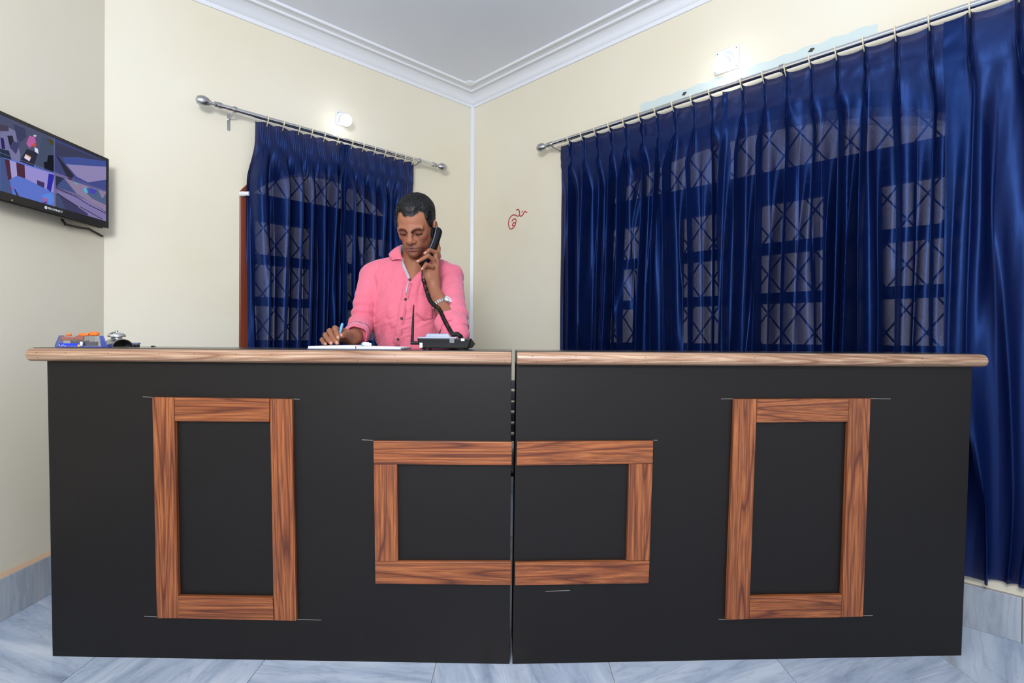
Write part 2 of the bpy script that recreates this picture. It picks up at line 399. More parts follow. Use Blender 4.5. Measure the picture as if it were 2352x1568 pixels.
# crown mouldings, mitred in the far corner
def crown(name, path, profile):
    pts = [np.array(p, float) for p in path]; V = []; K = len(profile)
    for i, p in enumerate(pts):
        def nrm(a, b): t = (b - a); t = t / np.linalg.norm(t); return np.array([t[1], -t[0], 0])
        ns = []
        if i > 0: ns.append(nrm(pts[i - 1], p))
        if i < len(pts) - 1: ns.append(nrm(p, pts[i + 1]))
        m = sum(ns); m /= np.linalg.norm(m); m = m / (m @ ns[0])
        V += [p + m * a + ZZ * b for a, b in profile]
    Fs = [(i * K + k, (i + 1) * K + k, (i + 1) * K + (k + 1) % K, i * K + (k + 1) % K) for i in range(len(pts) - 1) for k in range(K)]
    return struct(MB().add(V, Fs).build(name, M['plaster'], smooth=True))
CP = [(-.005, 2.538), (.010, 2.538), (.012, 2.556), (.018, 2.559), (.020, 2.562)]
CP += [(.022 + .055 * (1 - cos(t)), 2.564 + .040 * sin(t)) for t in [pi / 2 * k / 6 for k in range(7)]]
CP += [(.080, 2.603), (.083, 2.597), (.093, 2.597), (.096, 2.604), (.096, 2.606), (.142, 2.606), (.144, 2.599), (.154, 2.599), (.157, 2.606), (.157, 2.62), (-.005, 2.62)]
pL = wpt('L', SL, 0, 0); path = [np.array([XL, -1.3, 0]), pL, wpt('L', 0, 0, 0), wpt('R', 5.3, 0, 0)]
crown('trim_1', path, CP)
c0 = CN + (nL + nR) * .157
struct(MB().lathe(c0 + ZZ * 2.612, -ZZ, [(.040, 0), (.040, .006), (.034, .010), (.0001, .011)], 28).build('trim_2', M['plaster'], smooth=True))
# PVC cable duct running down the corner
struct(MB().prism([CN + nL * a + nR * b + ZZ * 0.14 for a, b in ((0, 0), (.024, 0), (.024, .010), (.010, .024), (0, .024))], ZZ * 2.40).build('trim_3', M['white_plastic'], bevel=.002))

# marble skirting, piece by piece
def skirting(name, pts, piece=.62):
    a, b = [np.array(p, float) for p in pts]; L = np.linalg.norm(b - a); t = (b - a) / L; n = np.array([t[1], -t[0], 0])
    base = struct(MB().prism([a + n * .004, b + n * .004, b - n * .002, a - n * .002], ZZ * .146).build(name, M['grout']))
    k = 0; s = .0
    while s < L - .02:
        e = min(s + piece, L); g = .001
        P = [a + t * (s + g) + n * .004, a + t * (e - g) + n * .004, a + t * (e - g) + n * .016, a + t * (s + g) + n * .016]
        MB().prism(P, ZZ * .145).build('skirting_piece', M['skirting'], base, bevel=.0015); s = e
    return base
bl = skirting('baseboard_left', [(XL, -1.3, 0), (XL, YL, 0)])
MB().prism([(XL + .0, -1.3, .1455), (XL + .013, -1.3, .1455), (XL + .002, -1.3, .158), (XL, -1.3, .158)], (0, YL + 1.3, 0)).build('mortar_line', simple('peach_mortar', (.62, .42, .28), .8), bl)
skirting('baseboard_back', [wpt('L', SL, 0, 0), wpt('L', 0, 0, 0)])
skirting('baseboard_right', [wpt('R', 0, 0, 0), wpt('R', 5.3, 0, 0)], .695)

# ------------------------------------------------------------------ windows
def window(name, side, hole, c, a, mull, panes, rows, zs, h, ell):
    root = struct(thing(name, '', '', origin_np(wpt(side, c, 0, .80)))) if False else link(bpy.data.objects.new(name, None))
    root['kind'] = 'structure'; root.location = wpt(side, c, 0, .80)
    # outer frame follows the opening
    def inset(w): 
        P = arch_poly(c, a - w, .80 + w, zs, h - w, ell); return P
    n = len(hole); P0, P1 = hole, inset(.062); V = []
    for d in (.006, -.13): V += [wpt(side, s, d, z) for s, z in P0] + [wpt(side, s, d, z) for s, z in P1]
    Fs = []
    for i in range(n):
        j = (i + 1) % n
        Fs += [(i, j, n + j, n + i), (2 * n + j, 2 * n + i, 3 * n + i, 3 * n + j), (n + i, n + j, 3 * n + j, 3 * n + i), (j, i, 2 * n + i, 2 * n + j)]
    MB().add(V, Fs).build('frame', M['frame_wood'], root, bevel=.004)
    MB().wbox(side, c - a + .06, c + a - .06, -.12, .002, 1.634, 1.695).build('transom_rail', M['frame_wood'], root, bevel=.004)
    for m0, m1 in mull: MB().wbox(side, m0, m1, -.12, .0, .862, 1.634).build('mullion', M['frame_wood'], root, bevel=.003)
    # casements with glass
    for (q0, q1, e0, e1) in panes:
        cs = MB().wbox(side, e0, e1, -.105, -.07, .862, .955)
        for z0, z1 in rows: cs.wbox(side, e0, e1, -.105, -.07, z0, z1)
        cs.wbox(side, e0, q0, -.105, -.07, .955, 1.575); cs.wbox(side, q1, e1, -.105, -.07, .955, 1.575)
        cs.build('casement', M['shutter_wood'], root)
        MB().wbox(side, q0 - .005, q1 + .005, -.092, -.088, .95, 1.58).build('pane', M['glass'], root)
    MB().wprism(side, arch_poly(c, a - .064, 1.69, 1.694, h - .064, ell), -.09, -.086).build('transom_pane', M['glass'], root)
    # iron grille: frame bars and diamond lattice
    gr = MB().wbox(side, c - a + .058, c - a + .068, -.03, -.022, .862, 1.634).wbox(side, c + a - .068, c + a - .058, -.03, -.022, .862, 1.634).wbox(side, c - a + .06, c + a - .06, -.03, -.022, 1.622, 1.632).build('grille', M['white_metal'], root)
    p = .062; A = a - .066
    def bars(z0, z1, top):
        Hh = z1 - z0
        k = -int((A + Hh) / p) - 2
        while k * p < 2 * A + Hh:
            for sgn in (1, -1):
                # line x = x0 + sgn*(z-z0)*.72, clipped to |x|<A
                x0 = -A + k * p * 1.0 if sgn > 0 else A - k * p * 1.0
                ts = [t for t in np.linspace(0, Hh, 90) if abs(x0 + sgn * t * .74) <= A and (top is None or z0 + t < top(x0 + sgn * t * .74))]
                if len(ts) > 3:
                    t0, t1 = ts[0], ts[-1]; q = []
                    for t in (t0, t1): q.append((c + x0 + sgn * t * .74, z0 + t))
                    (sa, za), (sb, zb) = q; L = sqrt((sb - sa) ** 2 + (zb - za) ** 2); ux, uz = (sb - sa) / L, (zb - za) / L; w = .0032; d = -.026 + .003 * sgn
                    MB().wprism(side, [(sa - uz * w, za + ux * w), (sa + uz * w, za - ux * w), (sb + uz * w, zb - ux * w), (sb - uz * w, zb + ux * w)], d - .0025, d + .0025).build('bar', M['white_metal'], gr)
            k += 2
    bars(.865, 1.63, None)
    def top(x):
        aa = a - .062; hh = h - .062
        if abs(x) >= aa: return 0
        if ell: return zs + hh * sqrt(1 - (x / aa) ** 2)
        R = (aa * aa + hh * hh) / (2 * hh); return zs + sqrt(R * R - x * x) - (R - hh)
    bars(1.70, zs + h - .07, top)
    return root
RW = [(1.13, 1.185), (1.35, 1.40), (1.575, 1.634)]
RW = [(1.133, 1.180), (1.350, 1.400), (1.573, 1.634)]
window('window_1', 'L', HL, 1.005, .495, [(.975, 1.035)], [(1.10, 1.40, 1.035, 1.447), (.61, .91, .563, .975)], RW, 1.69, .25, False)
window('window_2', 'R', HR, 1.835, .85, [(1.39, 1.43), (1.80, 1.87), (2.24, 2.28)],
       [(1.06, 1.30, 1.047, 1.39), (1.52, 1.76, 1.43, 1.80), (1.90, 2.16, 1.87, 2.24), (2.36, 2.612, 2.28, 2.623)], RW, 1.69, .285, True)
# white plug on the window frame
pl = tag(MB().lathe(wpt('L', 1.497, .006, 1.676), nL * .8 - tL * .6, [(.012, 0), (.0125, .02), (.011, .021), (.011, .045), (.0095, .048)], 14).build('hinge_stay', M['white_plastic'], smooth=True), 'small white plastic stub on upper left corner of red-brown window frame', 'bracket')

# wall paint patch left by an old fitting, above the right curtains
def patch():
    top = [(1.329 + (2.362 - 1.329) * k / 40, 2.172 + .004 * sin(k * 1.7) + rng.normal() * .0012) for k in range(41)]
    poly = [(1.329, 2.118), (2.362, 2.118)] + top[::-1]
    o = MB().wprism('R', poly, .0003, .0016).build('paint_patch', M['pale_paint'], wr)
    h = MB()
    for s, z in ((1.571, 2.151), (2.132, 2.153)):
        h.wprism('R', [(s + .011 * cos(t) + .004 * sin(3 * t), z + .008 * sin(t)) for t in np.linspace(0, 2 * pi, 12, endpoint=False)], .0016, .0022)
    h.build('plug_hole', M['dark_hole'], o)
patch()

# ------------------------------------------------------------------ lit bulbs on wall plates
def wall_lamp(side, s0, s1, z0, z1, bs, bz, bd, r, label):
    c = wpt(side, (s0 + s1) / 2, 0, (z0 + z1) / 2)
    root = thing('wall_lamp', label, 'lamp', c, 'lit bulbs on the walls')
    MB().wbox(side, s0, s1, 0, .008, z0, z1).build('back_plate', M['white_plastic'], root, bevel=.002)
    sc = MB(); t, n = (tR, nR) if side == 'R' else (tL, nL)
    for s in (s0 + .01, s1 - .01):
        for z in (z0 + .012, z1 - .012): sc.lathe(wpt(side, s, .008, z), n, [(.0032, 0), (.0025, .0015)], 8)
    sc.build('screws', M['steel'], root, kind='stuff')
    base = wpt(side, (bs + (s0 + s1) / 2) / 2, .008, (z0 + z1) / 2 + .004); ctr = wpt(side, bs, bd, bz); ax = ctr - base; L = np.linalg.norm(ax); ax /= L
    MB().lathe(base, ax, [(.026, 0), (.026, .012), (.019, .018), (.018, L - r * .8)], 20).build('bulb_holder', M['white_plastic'], root, smooth=True)
    prof = [(r * sin(a), r * -cos(a)) for a in np.linspace(.55, pi - .02, 14)]
    MB().lathe(ctr, ax, prof, 24).build('bulb', M['bulb'], root, smooth='all')
wall_lamp('L', .925, .999, 2.158, 2.236, .9808, 2.161, .09, .031, 'lit round white bulb above the left blue curtain')
wall_lamp('R', 1.728, 1.836, 2.183, 2.288, 1.7915, 2.183, .09, .034, 'lit round white bulb above the right blue curtains')

# ------------------------------------------------------------------ curtain rods
def rod(side, s0, s1, z, d, br, label, ends):
    t, n = (tR, nR) if side == 'R' else (tL, nL)
    c = wpt(side, (s0 + s1) / 2, 0, z); root = thing('curtain_rod', label, 'curtain rod', c)
    MB().tube([wpt(side, s0, d, z), wpt(side, s1, d, z)], .0115, 16).build('pole', M['chrome'], root, smooth=True)
    for s, sg in ((s0, -1), (s1, 1)):
        if not ends[0 if sg < 0 else 1]: continue
        MB().lathe(wpt(side, s, d, z), t * sg, [(.0125, -.03), (.0145, -.03), (.0145, -.012), (.0125, -.010), (.0135, -.008), (.0135, 0), (.008, .004), (.007, .014), (.012, .018), (.0205, .030), (.0245, .045), (.0235, .060), (.016, .074), (.0001, .080)], 20).build('finial', M['steel'], root, smooth=True)
    for s in br:
        b = MB().wbox(side, s - .007, s + .007, 0, .003, z - .075, z + .005)
        b.tube([wpt(side, s, 0, z - .02), wpt(side, s, d * .6, z - .018), wpt(side, s, d, z - .012)], .004, 8)
        b.lathe(wpt(side, s - .008, d, z), t, [(.0148, 0), (.0148, .016)], 18)
        b.build('bracket', M['steel'], root)
    return root
rod('L', .372, 1.640, 2.050, .09, [.50, 1.552], 'short chrome curtain rod with oval ends on back wall', (1, 1))
rod('R', .770, 3.60, 2.078, .09, [.80, 2.05, 3.4], 'long chrome curtain rod on the right wall', (1, 1))

# ------------------------------------------------------------------ curtains
def vnoise1(x, seed):
    r = np.random.default_rng(seed).normal(size=512); i = np.floor(x).astype(int); f = x - i; f = f * f * (3 - 2 * f)
    return r[i % 512] * (1 - f) + r[(i + 1) % 512] * f
def sst(a, b, x): t = np.clip((x - a) / (b - a), 0, 1); return t * t * (3 - 2 * t)
def curtain(side, pleats, zt, zb, d0, label, group, seed, amp=.084, lead=None, drift=0.0, flare=None, band=.10, gather=.20, ends=(.47, .47), lift=0.0, head=1.0):
    pl = np.array(pleats); n = len(pl); per = 64
    root = thing('curtain', label, 'curtain', wpt(side, pl.mean(), 0, zt), group)
    u = np.linspace(-ends[0], n - 1 + ends[1], n * per + 1)
    sx = np.interp(u, np.arange(n), pl)
    sx = np.where(u < 0, pl[0] + u * (pl[1] - pl[0]), np.where(u > n - 1, pl[-1] + (u - n + 1) * (pl[-1] - pl[-2]), sx))
    pitch = abs(np.gradient(sx, u))
    depth_below = np.concatenate([np.linspace(0, band, 9), np.linspace(band, band + gather, 12)[1:], np.linspace(band + gather, zt - zb, 34)[1:]])
    r = np.random.default_rng(seed); am = r.uniform(.62, 1.25, n + 2); wd = r.uniform(.85, 1.2, n + 2)
    k = np.clip(np.round(u).astype(int), -1, n) + 1
    frac = u - np.round(u)                      # -0.5..0.5, 0 at a pleat
    P = np.zeros((len(depth_below), len(u), 3))
    for iz, h in enumerate(depth_below):
        z = zt - h
        lo = sst(band * .9, band + gather, h)                 # 0 in the heading, 1 in the hanging folds
        far = h / (zt - zb)
        ph = .16 * vnoise1(u * .9 + far * 1.6, seed + 1) * lo + .05 * vnoise1(u * 2.3 + far * 3, seed + 2) * lo
        f = frac + ph
        # heading: three tight tucks standing off a flat band
        tuck = np.exp(-(frac / .13) ** 2) * (.55 + .45 * np.cos(2 * pi * frac / .085))
        puck = vnoise1(u * 5 + h * 30, seed + 5) * vnoise1(u * 1.3 - h * 45, seed + 12)
        dh = .026 + .026 * head * tuck * (1 - .55 * np.exp(-((h - band) / .022) ** 2)) + .0020 * head * puck
        # folds: rounded ridges, deep valleys, changing down the drop
        wdt = .19 - .035 * lo * sst(.1, .5, far) + .035 * vnoise1(u * .5, seed + 7)
        ridge = np.exp(-np.abs(f / wdt) ** 2.4)
        second = np.exp(-np.abs((np.abs(f) - .5) / .125) ** 2.2) * (.78 + .42 * np.clip(vnoise1(np.floor(u + 1e-6) * 1.7 + .3, seed + 8), -.6, 1))
        tp = .25 + .75 * np.minimum(sst(-ends[0], -ends[0] + .55, u), sst(n - 1 + ends[1], n - 1 + ends[1] - .55, u))
        A = amp * am[k] * tp
        df = A * (ridge + .92 * second * sst(.10, .42, far)) + .010 * vnoise1(u * 1.6 + far * 2.5, seed + 3) + .004 * vnoise1(u * 6 + far * 4, seed + 4)
        gb = np.exp(-((h - band) / .03) ** 2) * -.010 * np.exp(-(frac / .16) ** 2)        # the stitched pinch
        dd = dh * (1 - lo) + df * lo + gb + lift * (1 - sst(-ends[0], -ends[0] + 1.1, u)) * (.35 + .65 * lo)
        side_push = -pitch * (.30 * np.sin(2 * pi * f) * (1 - .6 * sst(.10, .42, far)) + .11 * np.sin(4 * pi * f) * sst(.10, .42, far)) * lo * (.8 + .4 * am[k] * .5)
        pinch = -pitch * .12 * np.sin(2 * pi * frac) * (1 - lo)
        s = sx + side_push * .72 * tp + pinch + .010 * vnoise1(u * .4 + far * 2, seed + 6) * lo + drift * far
        if flare: s = s + flare(u / n, far)
        zz = z + .004 * (1 - lo) * np.cos(2 * pi * frac) * (h < band) * (1 - h / band)
        if iz == len(depth_below) - 1: zz = zz + .006 * vnoise1(u * 1.2, seed + 9)
        Q = CN[None] + (tR if side == 'R' else tL)[None] * s[:, None] + (nR if side == 'R' else nL)[None] * (d0 + dd)[:, None]
        Q[:, 2] = zz; P[iz] = Q
    MB().grid(P).build('curtain_cloth', M['curtain'], root, smooth='all')
    t, nn = (tR, nR) if side == 'R' else (tL, nL)
    for s in pl:
        zc = zt + .0; ring = [wpt(side, s, .09 + .0140 * sin(a), 2.078 * 0 + (2.050 if side == 'L' else 2.078) + .0140 * cos(a)) for a in np.linspace(-2.4, 2.4, 12)]
        ring.append(wpt(side, s, .080, zc - .02))
        MB().tube(ring, .0025, 6).build('hook', M['cream_plastic'], root, smooth='all')
    return root
GC = 'royal blue pleated satin curtains'
pr = [.900 + .0945 * k for k in range(40)]
curtain('R', [.925, 1.018, 1.108, 1.198, 1.287, 1.380, 1.469, 1.561, 1.655, 1.742], 2.0625, .190, .036, 'blue satin curtain hanging at the right wall, nearest the corner', GC, 21, ends=(.72, .70),
        flare=lambda q, f: .030 * f * (q - .5))
curtain('R', [1.884, 1.975, 2.062, 2.154, 2.246, 2.337, 2.435, 2.532], 2.0625, .190, .036, 'blue satin curtain hanging at the right wall, middle of three', GC, 42, ends=(.85, .85), lift=.045,
        flare=lambda q, f: -.05 * f * (1 - q) + .03 * f * q)
curtain('R', [2.640, 2.760, 2.89, 3.02, 3.15, 3.28, 3.41], 2.0625, .190, .036, 'blue satin curtain at the far right edge of the right wall', GC, 63, amp=.052, ends=(.55, .47), lift=.03)
curtain('L', [1.400, 1.322, 1.242, 1.175, 1.105, 1.030], 2.0345, .10, .036, 'left half of the blue satin curtain pair behind the man', GC, 84, head=.45, ends=(.74, 1.05), amp=.066, flare=lambda q, f: .03 * f * (1 - q))
curtain('L', [.945, .877, .805, .738, .670, .604, .548], 2.0345, .10, .036, 'right half of the blue satin curtain pair behind the man', GC, 105, head=.45, ends=(1.0, .42), lift=.045, amp=.066)

# ================================================================== THE RECEPTION COUNTER
def ilerp(a, b, t): return np.array(a) + (np.array(b) - np.array(a)) * t
class Unit:
    def __init__(s, A, B, At, bk):        # bottom ends, front-left top; panel leans slightly
        s.A = np.array(A, float); s.u = np.array(B, float) - s.A; s.W = np.linalg.norm(s.u); s.u /= s.W
        s.w = np.array(At, float) - s.A; s.H = np.linalg.norm(s.w); s.w /= s.H
        s.n = np.cross(s.u, s.w); s.n /= np.linalg.norm(s.n)      # towards the viewer
        if s.n[1] > 0: s.n = -s.n
        s.bk = np.array(bk, float)
    def p(s, a, b, d): return s.A + s.u * a + s.w * b + (s.n * d if d > 0 else -s.bk * d)
    def uv(s, px, py, d=0):
        v = ray(px, py); k = ((s.A + s.n * d - O) @ s.n) / (v @ s.n); q = O + v * k - s.A
        return q @ s.u, q @ s.w
    def box(s, mb, a0, a1, b0, b1, d0, d1):
        return mb.hexa([s.p(a, b, d) for b in (b0, b1) for a, d in ((a0, d1), (a1, d1), (a1, d0), (a0, d0))])
UL = Unit((-1.384, 1.665, 0), (-.001, 1.641, 0), (-1.384, 1.642, .895), (0, 1, 0))
UR = Unit((.008, 1.641, 0), (1.398, 1.703, 0), (.0135, 1.618, .895), (-.016, 1, 0))
def counter(U, left, label):
    DEP = .255 if left else .205
    root = thing('reception_counter', label, 'counter', (U.A + U.u * U.W / 2), 'pair of reception counter units')
    W, H = U.W, U.H
    U.box(MB(), 0, W, .0, H, -.018, 0).build('front_panel', M['black'], root, bevel=.001)
    for a0, a1 in ((.0, .018), (W - .018, W)):
        U.box(MB(), a0, a1, 0, H, -DEP, -.018).build('side_panel', M['black'], root)
    U.box(MB(), .018, W - .018, .42, .438, -DEP + .01, -.018).build('shelf', M['black'], root)
    o0 = .036 if left else .0; o1 = .001 if left else .020
    U.box(MB(), -o0, W + o1, H, H + .040, -DEP - .01, .006).build('countertop', M['counter_top'], root, bevel=.001)
    # half-round hardwood lipping along the front
    prof = [(.006, .0), (.020, .001), (.030, .007), (.034, .0175), (.031, .029), (.022, .0365), (.006, .0385)]
    V = [U.p(a, H + b, d) for a in (-o0, W + o1) for d, b in prof]; K = len(prof)
    MB().add(V, [tuple(range(K)), tuple(range(2 * K - 1, K - 1, -1))] + [(i, (i + 1) % K, K + (i + 1) % K, K + i) for i in range(K)]).build('edge_lipping', M['edge'], root, smooth=True, bevel=.003)
    nl = MB(); r = random.Random(3 if left else 5); a = -o0 + .03
    while a < W:
        for b, dd in ((.026, .0325), (.011, .0322)):
            if r.random() < .8: nl.lathe(U.p(a + r.uniform(-.03, .03), H + b, dd - .001), U.n, [(.0012, 0), (.0010, .0012)], 7)
        a += .115
    nl.build('nail_heads', M['dark_hole'], root, kind='stuff')
    return root
RLc = counter(UL, True, 'black reception counter unit on the left, holding the notebook and telephone')
RRc = counter(UR, False, 'black reception counter unit on the right, with a bare top')
def strip(U, root, name, q, horiz):      # q: pixel corners TL TR BR BL in the photograph, measured on the panel face
    P = [U.uv(x, y, .014) for x, y in q]
    V = [U.p(a, b, .0002) for a, b in P] + [U.p(a, b, .014) for a, b in P]
    return MB().hexa(V).build(name, M['laminate_h' if horiz else 'laminate_v'], root, bevel=.0012)
# tall frame, left unit
strip(UL, RLc, 'frame_stile', [(349, 912), (399, 913), (410, 1420), (360, 1420)], 0)
strip(UL, RLc, 'frame_stile', [(619, 916), (670, 917), (680, 1426), (629, 1425)], 0)
strip(UL, RLc, 'frame_rail', [(400, 913), (618, 916), (618, 969), (401, 967)], 1)
strip(UL, RLc, 'frame_rail', [(409, 1369), (626, 1373), (628, 1425), (410, 1420)], 1)
# half of the middle frame, left unit
strip(UL, RLc, 'frame_rail', [(857, 1013), (1175.5, 1016), (1175, 1069), (858, 1066)], 1)
strip(UL, RLc, 'frame_stile', [(858, 1067), (911.5, 1067), (914, 1289), (861, 1289)], 0)
strip(UL, RLc, 'frame_rail', [(861, 1290), (1174, 1291), (1174, 1344), (862, 1341)], 1)
# other half, right unit
strip(UR, RRc, 'frame_rail', [(1185, 1015), (1498, 1014), (1497, 1066), (1184, 1069)], 1)
strip(UR, RRc, 'frame_stile', [(1443, 1067), (1497, 1067), (1491, 1289), (1438, 1289)], 0)
strip(UR, RRc, 'frame_rail', [(1182, 1292), (1491, 1290), (1489, 1341), (1182, 1344)], 1)
# tall frame, right unit
strip(UR, RRc, 'frame_stile', [(1684, 919), (1736, 919), (1720, 1424), (1668, 1426)], 0)
strip(UR, RRc, 'frame_stile', [(1948, 919), (1997, 919), (1982, 1420), (1932, 1421)], 0)
strip(UR, RRc, 'frame_rail', [(1737, 919), (1947, 919), (1946, 972), (1735, 973)], 1)
strip(UR, RRc, 'frame_rail', [(1722, 1373), (1933, 1370), (1931, 1421), (1721, 1424)], 1)
def line(U, root, x0, y0, x1, y1):
    a0, b0 = U.uv(x0, y0); a1, b1 = U.uv(x1, y1)
    return [U.p(a0, b0 - .0005, .0002), U.p(a1, b1 - .0005, .0002), U.p(a1, b1 + .0005, .0002), U.p(a0, b0 + .0005, .0002)]
for U, root, L in ((UL, RLc, [(328, 911, 349, 912), (670, 916, 688, 917), (331, 1415, 360, 1416), (682, 1422, 738, 1424), (831, 1010, 857, 1011)]),
                   (UR, RRc, [(1653, 918, 1684, 918), (1997, 919, 2043, 920), (1650, 1424, 1668, 1424), (1982, 1417, 2004, 1417), (1498, 1012, 1508, 1012), (1252, 1358, 1308, 1356)])):
    mk = MB()
    for l in L: mk.add(line(U, root, *l), [(0, 1, 2, 3)])
    mk.build('chalk_marks', M['mark'], root, kind='stuff')

ZT = .935   # counter top level
# ================================================================== TELEVISION
def tv():
    X = -1.66; y0, y1, z0, z1 = 1.735, 2.268, 1.412, 1.696
    root = thing('television', 'black wall-mounted flat screen showing four camera views', 'television', (XL, 2.0, 1.55))
    B = .010
    fr = MB().box((X - .03, y0, z0), (X - .006, y1, z1))
    fr.build('housing', M['tv_black'], root, bevel=.004)
    bz = MB().box((X - .006, y0, z1 - B), (X, y1, z1)).box((X - .006, y0, z0), (X, y1, z0 + .026)).box((X - .006, y0, z0 + .026), (X, y0 + B, z1 - B)).box((X - .006, y1 - B, z0 + .026), (X, y1, z1 - B))
    bz.build('bezel', M['tv_black'], root)
    MB().box((X - .052, y0 + .06, z0 + .008), (X - .03, y1 - .03, z0 + .16)).build('rear_cover', M['tv_grey'], root, bevel=.006)
    MB().box((XL, 1.90, 1.47), (X - .05, 2.12, 1.63)).build('wall_bracket', M['tv_grey'], root)
    MB().box((X - .028, y0 + .05, z0 - .004), (X - .010, y1 - .02, z0)).build('underside_strip', M['tv_grey'], root)
    # picture: four camera views as flat coloured areas
    sx = X - .004; V = []; Fs = []; C = []
    a0, a1, b0, b1 = y0 + B, y1 - B, z0 + .026, z1 - B
    layer = [0]
    def poly(pts, rgb):
        layer[0] += 1
        n = len(V); Q = []
        for zx, zy in pts:
            p = atX(zx / 4.9, 240 + zy / 4.9, sx); Q.append((sx + layer[0] * 1.5e-5, min(max(p[1], a0), a1), min(max(p[2], b0), b1)))
        V.extend(Q); Fs.append(tuple(range(n, n + len(Q)))); C.extend([lin(*rgb)] * len(Q))
    def rect(rgb, ya, yb, za, zb):
        layer[0] += 1; n = len(V); V.extend([(sx + layer[0] * 1.5e-5, a, b) for a, b in ((ya, za), (yb, za), (yb, zb), (ya, zb))]); Fs.append((n, n + 1, n + 2, n + 3)); C.extend([lin(*rgb)] * 4)
    ym, zm = (a0 + a1) / 2 + .0, (b0 + b1) / 2
    rect((74, 78, 104), a0, ym, zm, b1); rect((62, 68, 112), ym, a1, zm, b1); rect((88, 110, 190), a0, ym, b0, zm); rect((104, 96, 138), ym, a1, b0, zm)
    # upper left: office from above
    poly([(0, 220), (100, 260), (180, 300), (190, 420), (230, 560), (220, 640), (0, 580)], (112, 112, 150))
    poly([(0, 220), (95, 245), (100, 300), (0, 300)], (70, 62, 80)); poly([(5, 370), (40, 380), (60, 500), (20, 500)], (44, 36, 92))
    poly([(80, 350), (140, 350), (155, 410), (110, 470)], (44, 42, 58)); poly([(105, 480), (150, 410), (225, 440), (180, 560)], (62, 64, 100))
    poly([(0, 495), (100, 520), (130, 620), (0, 590)], (40, 48, 66)); poly([(150, 220), (280, 270), (300, 360), (230, 430), (190, 380)], (60, 62, 92))
    poly([(480, 340), (600, 400), (612, 770), (400, 700)], (66, 76, 100)); poly([(520, 375), (615, 420), (585, 465)], (76, 66, 34))
    poly([(295, 440), (330, 350), (390, 365), (405, 430), (330, 490)], (172, 92, 150)); poly([(355, 460), (390, 430), (410, 455), (380, 480)], (190, 78, 52))
    poly([(375, 340), (410, 345), (405, 362), (380, 360)], (190, 195, 215)); poly([(300, 500), (430, 540), (380, 700), (220, 640)], (44, 44, 60))
    poly([(288, 556), (350, 590), (330, 638), (270, 600)], (214, 200, 222)); poly([(288, 556), (350, 590), (342, 602), (284, 566)], (200, 150, 110)); poly([(388, 478), (425, 500), (432, 555), (392, 530)], (206, 206, 228))
    poly([(540, 570), (600, 570), (612, 770), (500, 730), (490, 650), (530, 640)], (24, 26, 36))
    # upper right: street
    poly([(625, 420), (800, 490), (1195, 640), (1195, 700), (700, 590), (625, 560)], (58, 60, 84)); poly([(700, 590), (860, 590), (1195, 640), (1195, 710), (740, 680)], (64, 78, 142))
    poly([(740, 670), (1000, 690), (1195, 700), (1195, 850), (990, 875), (860, 810)], (134, 126, 168)); poly([(625, 560), (650, 580), (830, 800), (800, 850), (765, 835)], (46, 42, 58)); poly([(830, 795), (990, 875), (1195, 845), (1195, 980), (800, 850)], (66, 72, 128))
    # lower left: hall
    poly([(0, 590), (60, 610), (140, 1060), (0, 1030)], (68, 84, 128)); poly([(50, 610), (105, 625), (130, 835), (90, 850)], (74, 42, 60)); poly([(105, 625), (180, 650), (192, 800), (130, 830)], (152, 146, 196))
    poly([(180, 650), (275, 680), (282, 832), (192, 800)], (72, 42, 62)); poly([(275, 680), (610, 780), (600, 990), (282, 832)], (142, 134, 196)); poly([(547, 775), (612, 790), (570, 985), (525, 945)], (44, 44, 152))
    poly([(415, 850), (500, 880), (495, 940), (415, 900)], (62, 52, 88)); poly([(110, 925), (125, 930), (130, 960), (118, 960)], (150, 40, 80)); poly([(155, 950), (170, 950), (215, 1070), (185, 1060)], (52, 56, 84))
    poly([(460, 1020), (580, 990), (610, 1080), (560, 1140)], (86, 128, 210)); poly([(470, 1045), (540, 1060), (535, 1095), (480, 1085)], (150, 92, 150)); poly([(480, 1100), (530, 1090), (520, 1150), (475, 1140)], (84, 62, 124))
    # lower right: road
    poly([(625, 800), (720, 830), (740, 920), (625, 940)], (44, 48, 72)); poly([(720, 830), (860, 1000), (625, 930)], (66, 78, 124)); poly([(720, 830), (1190, 985), (1190, 1200), (860, 1000)], (132, 118, 148))
    poly([(640, 970), (1000, 1080), (1195, 1220), (1195, 1330), (980, 1240), (680, 1050)], (120, 112, 158)); poly([(640, 990), (990, 1230), (980, 1280), (740, 1200)], (60, 58, 92)); poly([(625, 1000), (660, 1010), (745, 1210), (625, 1170)], (64, 72, 106))
    poly([(930, 960), (1000, 930), (1100, 960), (1150, 1060), (1190, 1000), (1190, 1130), (1040, 1060)], (74, 92, 124)); poly([(935, 960), (960, 920), (990, 990), (960, 1000)], (86, 164, 206)); poly([(1010, 940), (1080, 960), (1070, 1010), (1000, 990)], (70, 66, 170)); poly([(820, 870), (880, 890), (860, 905)], (90, 160, 170))
    for (p, q) in (((625, 935), (860, 1040)), ((860, 1040), (1000, 1130)), ((1000, 1130), (1190, 1225)), ((640, 1000), (880, 1150)), ((900, 1150), (1150, 1290))): poly([(p[0], p[1] - 4), (q[0], q[1] - 4), (q[0], q[1] + 4), (p[0], p[1] + 4)], (30, 28, 44))
    rect((120, 128, 170), ym - .0008, ym + .0008, b0, b1); rect((110, 118, 160), a0, a1, zm - .0006, zm + .0006)
    off = origin_of(root); me = bpy.data.meshes.new('screen'); me.from_pydata((np.array(V) - off).tolist(), [], Fs)
    ca = me.color_attributes.new('Col', 'FLOAT_COLOR', 'POINT'); ca.data.foreach_set('color', np.array(C, np.float32).ravel())
    fin('screen', me, M['screen'], root)
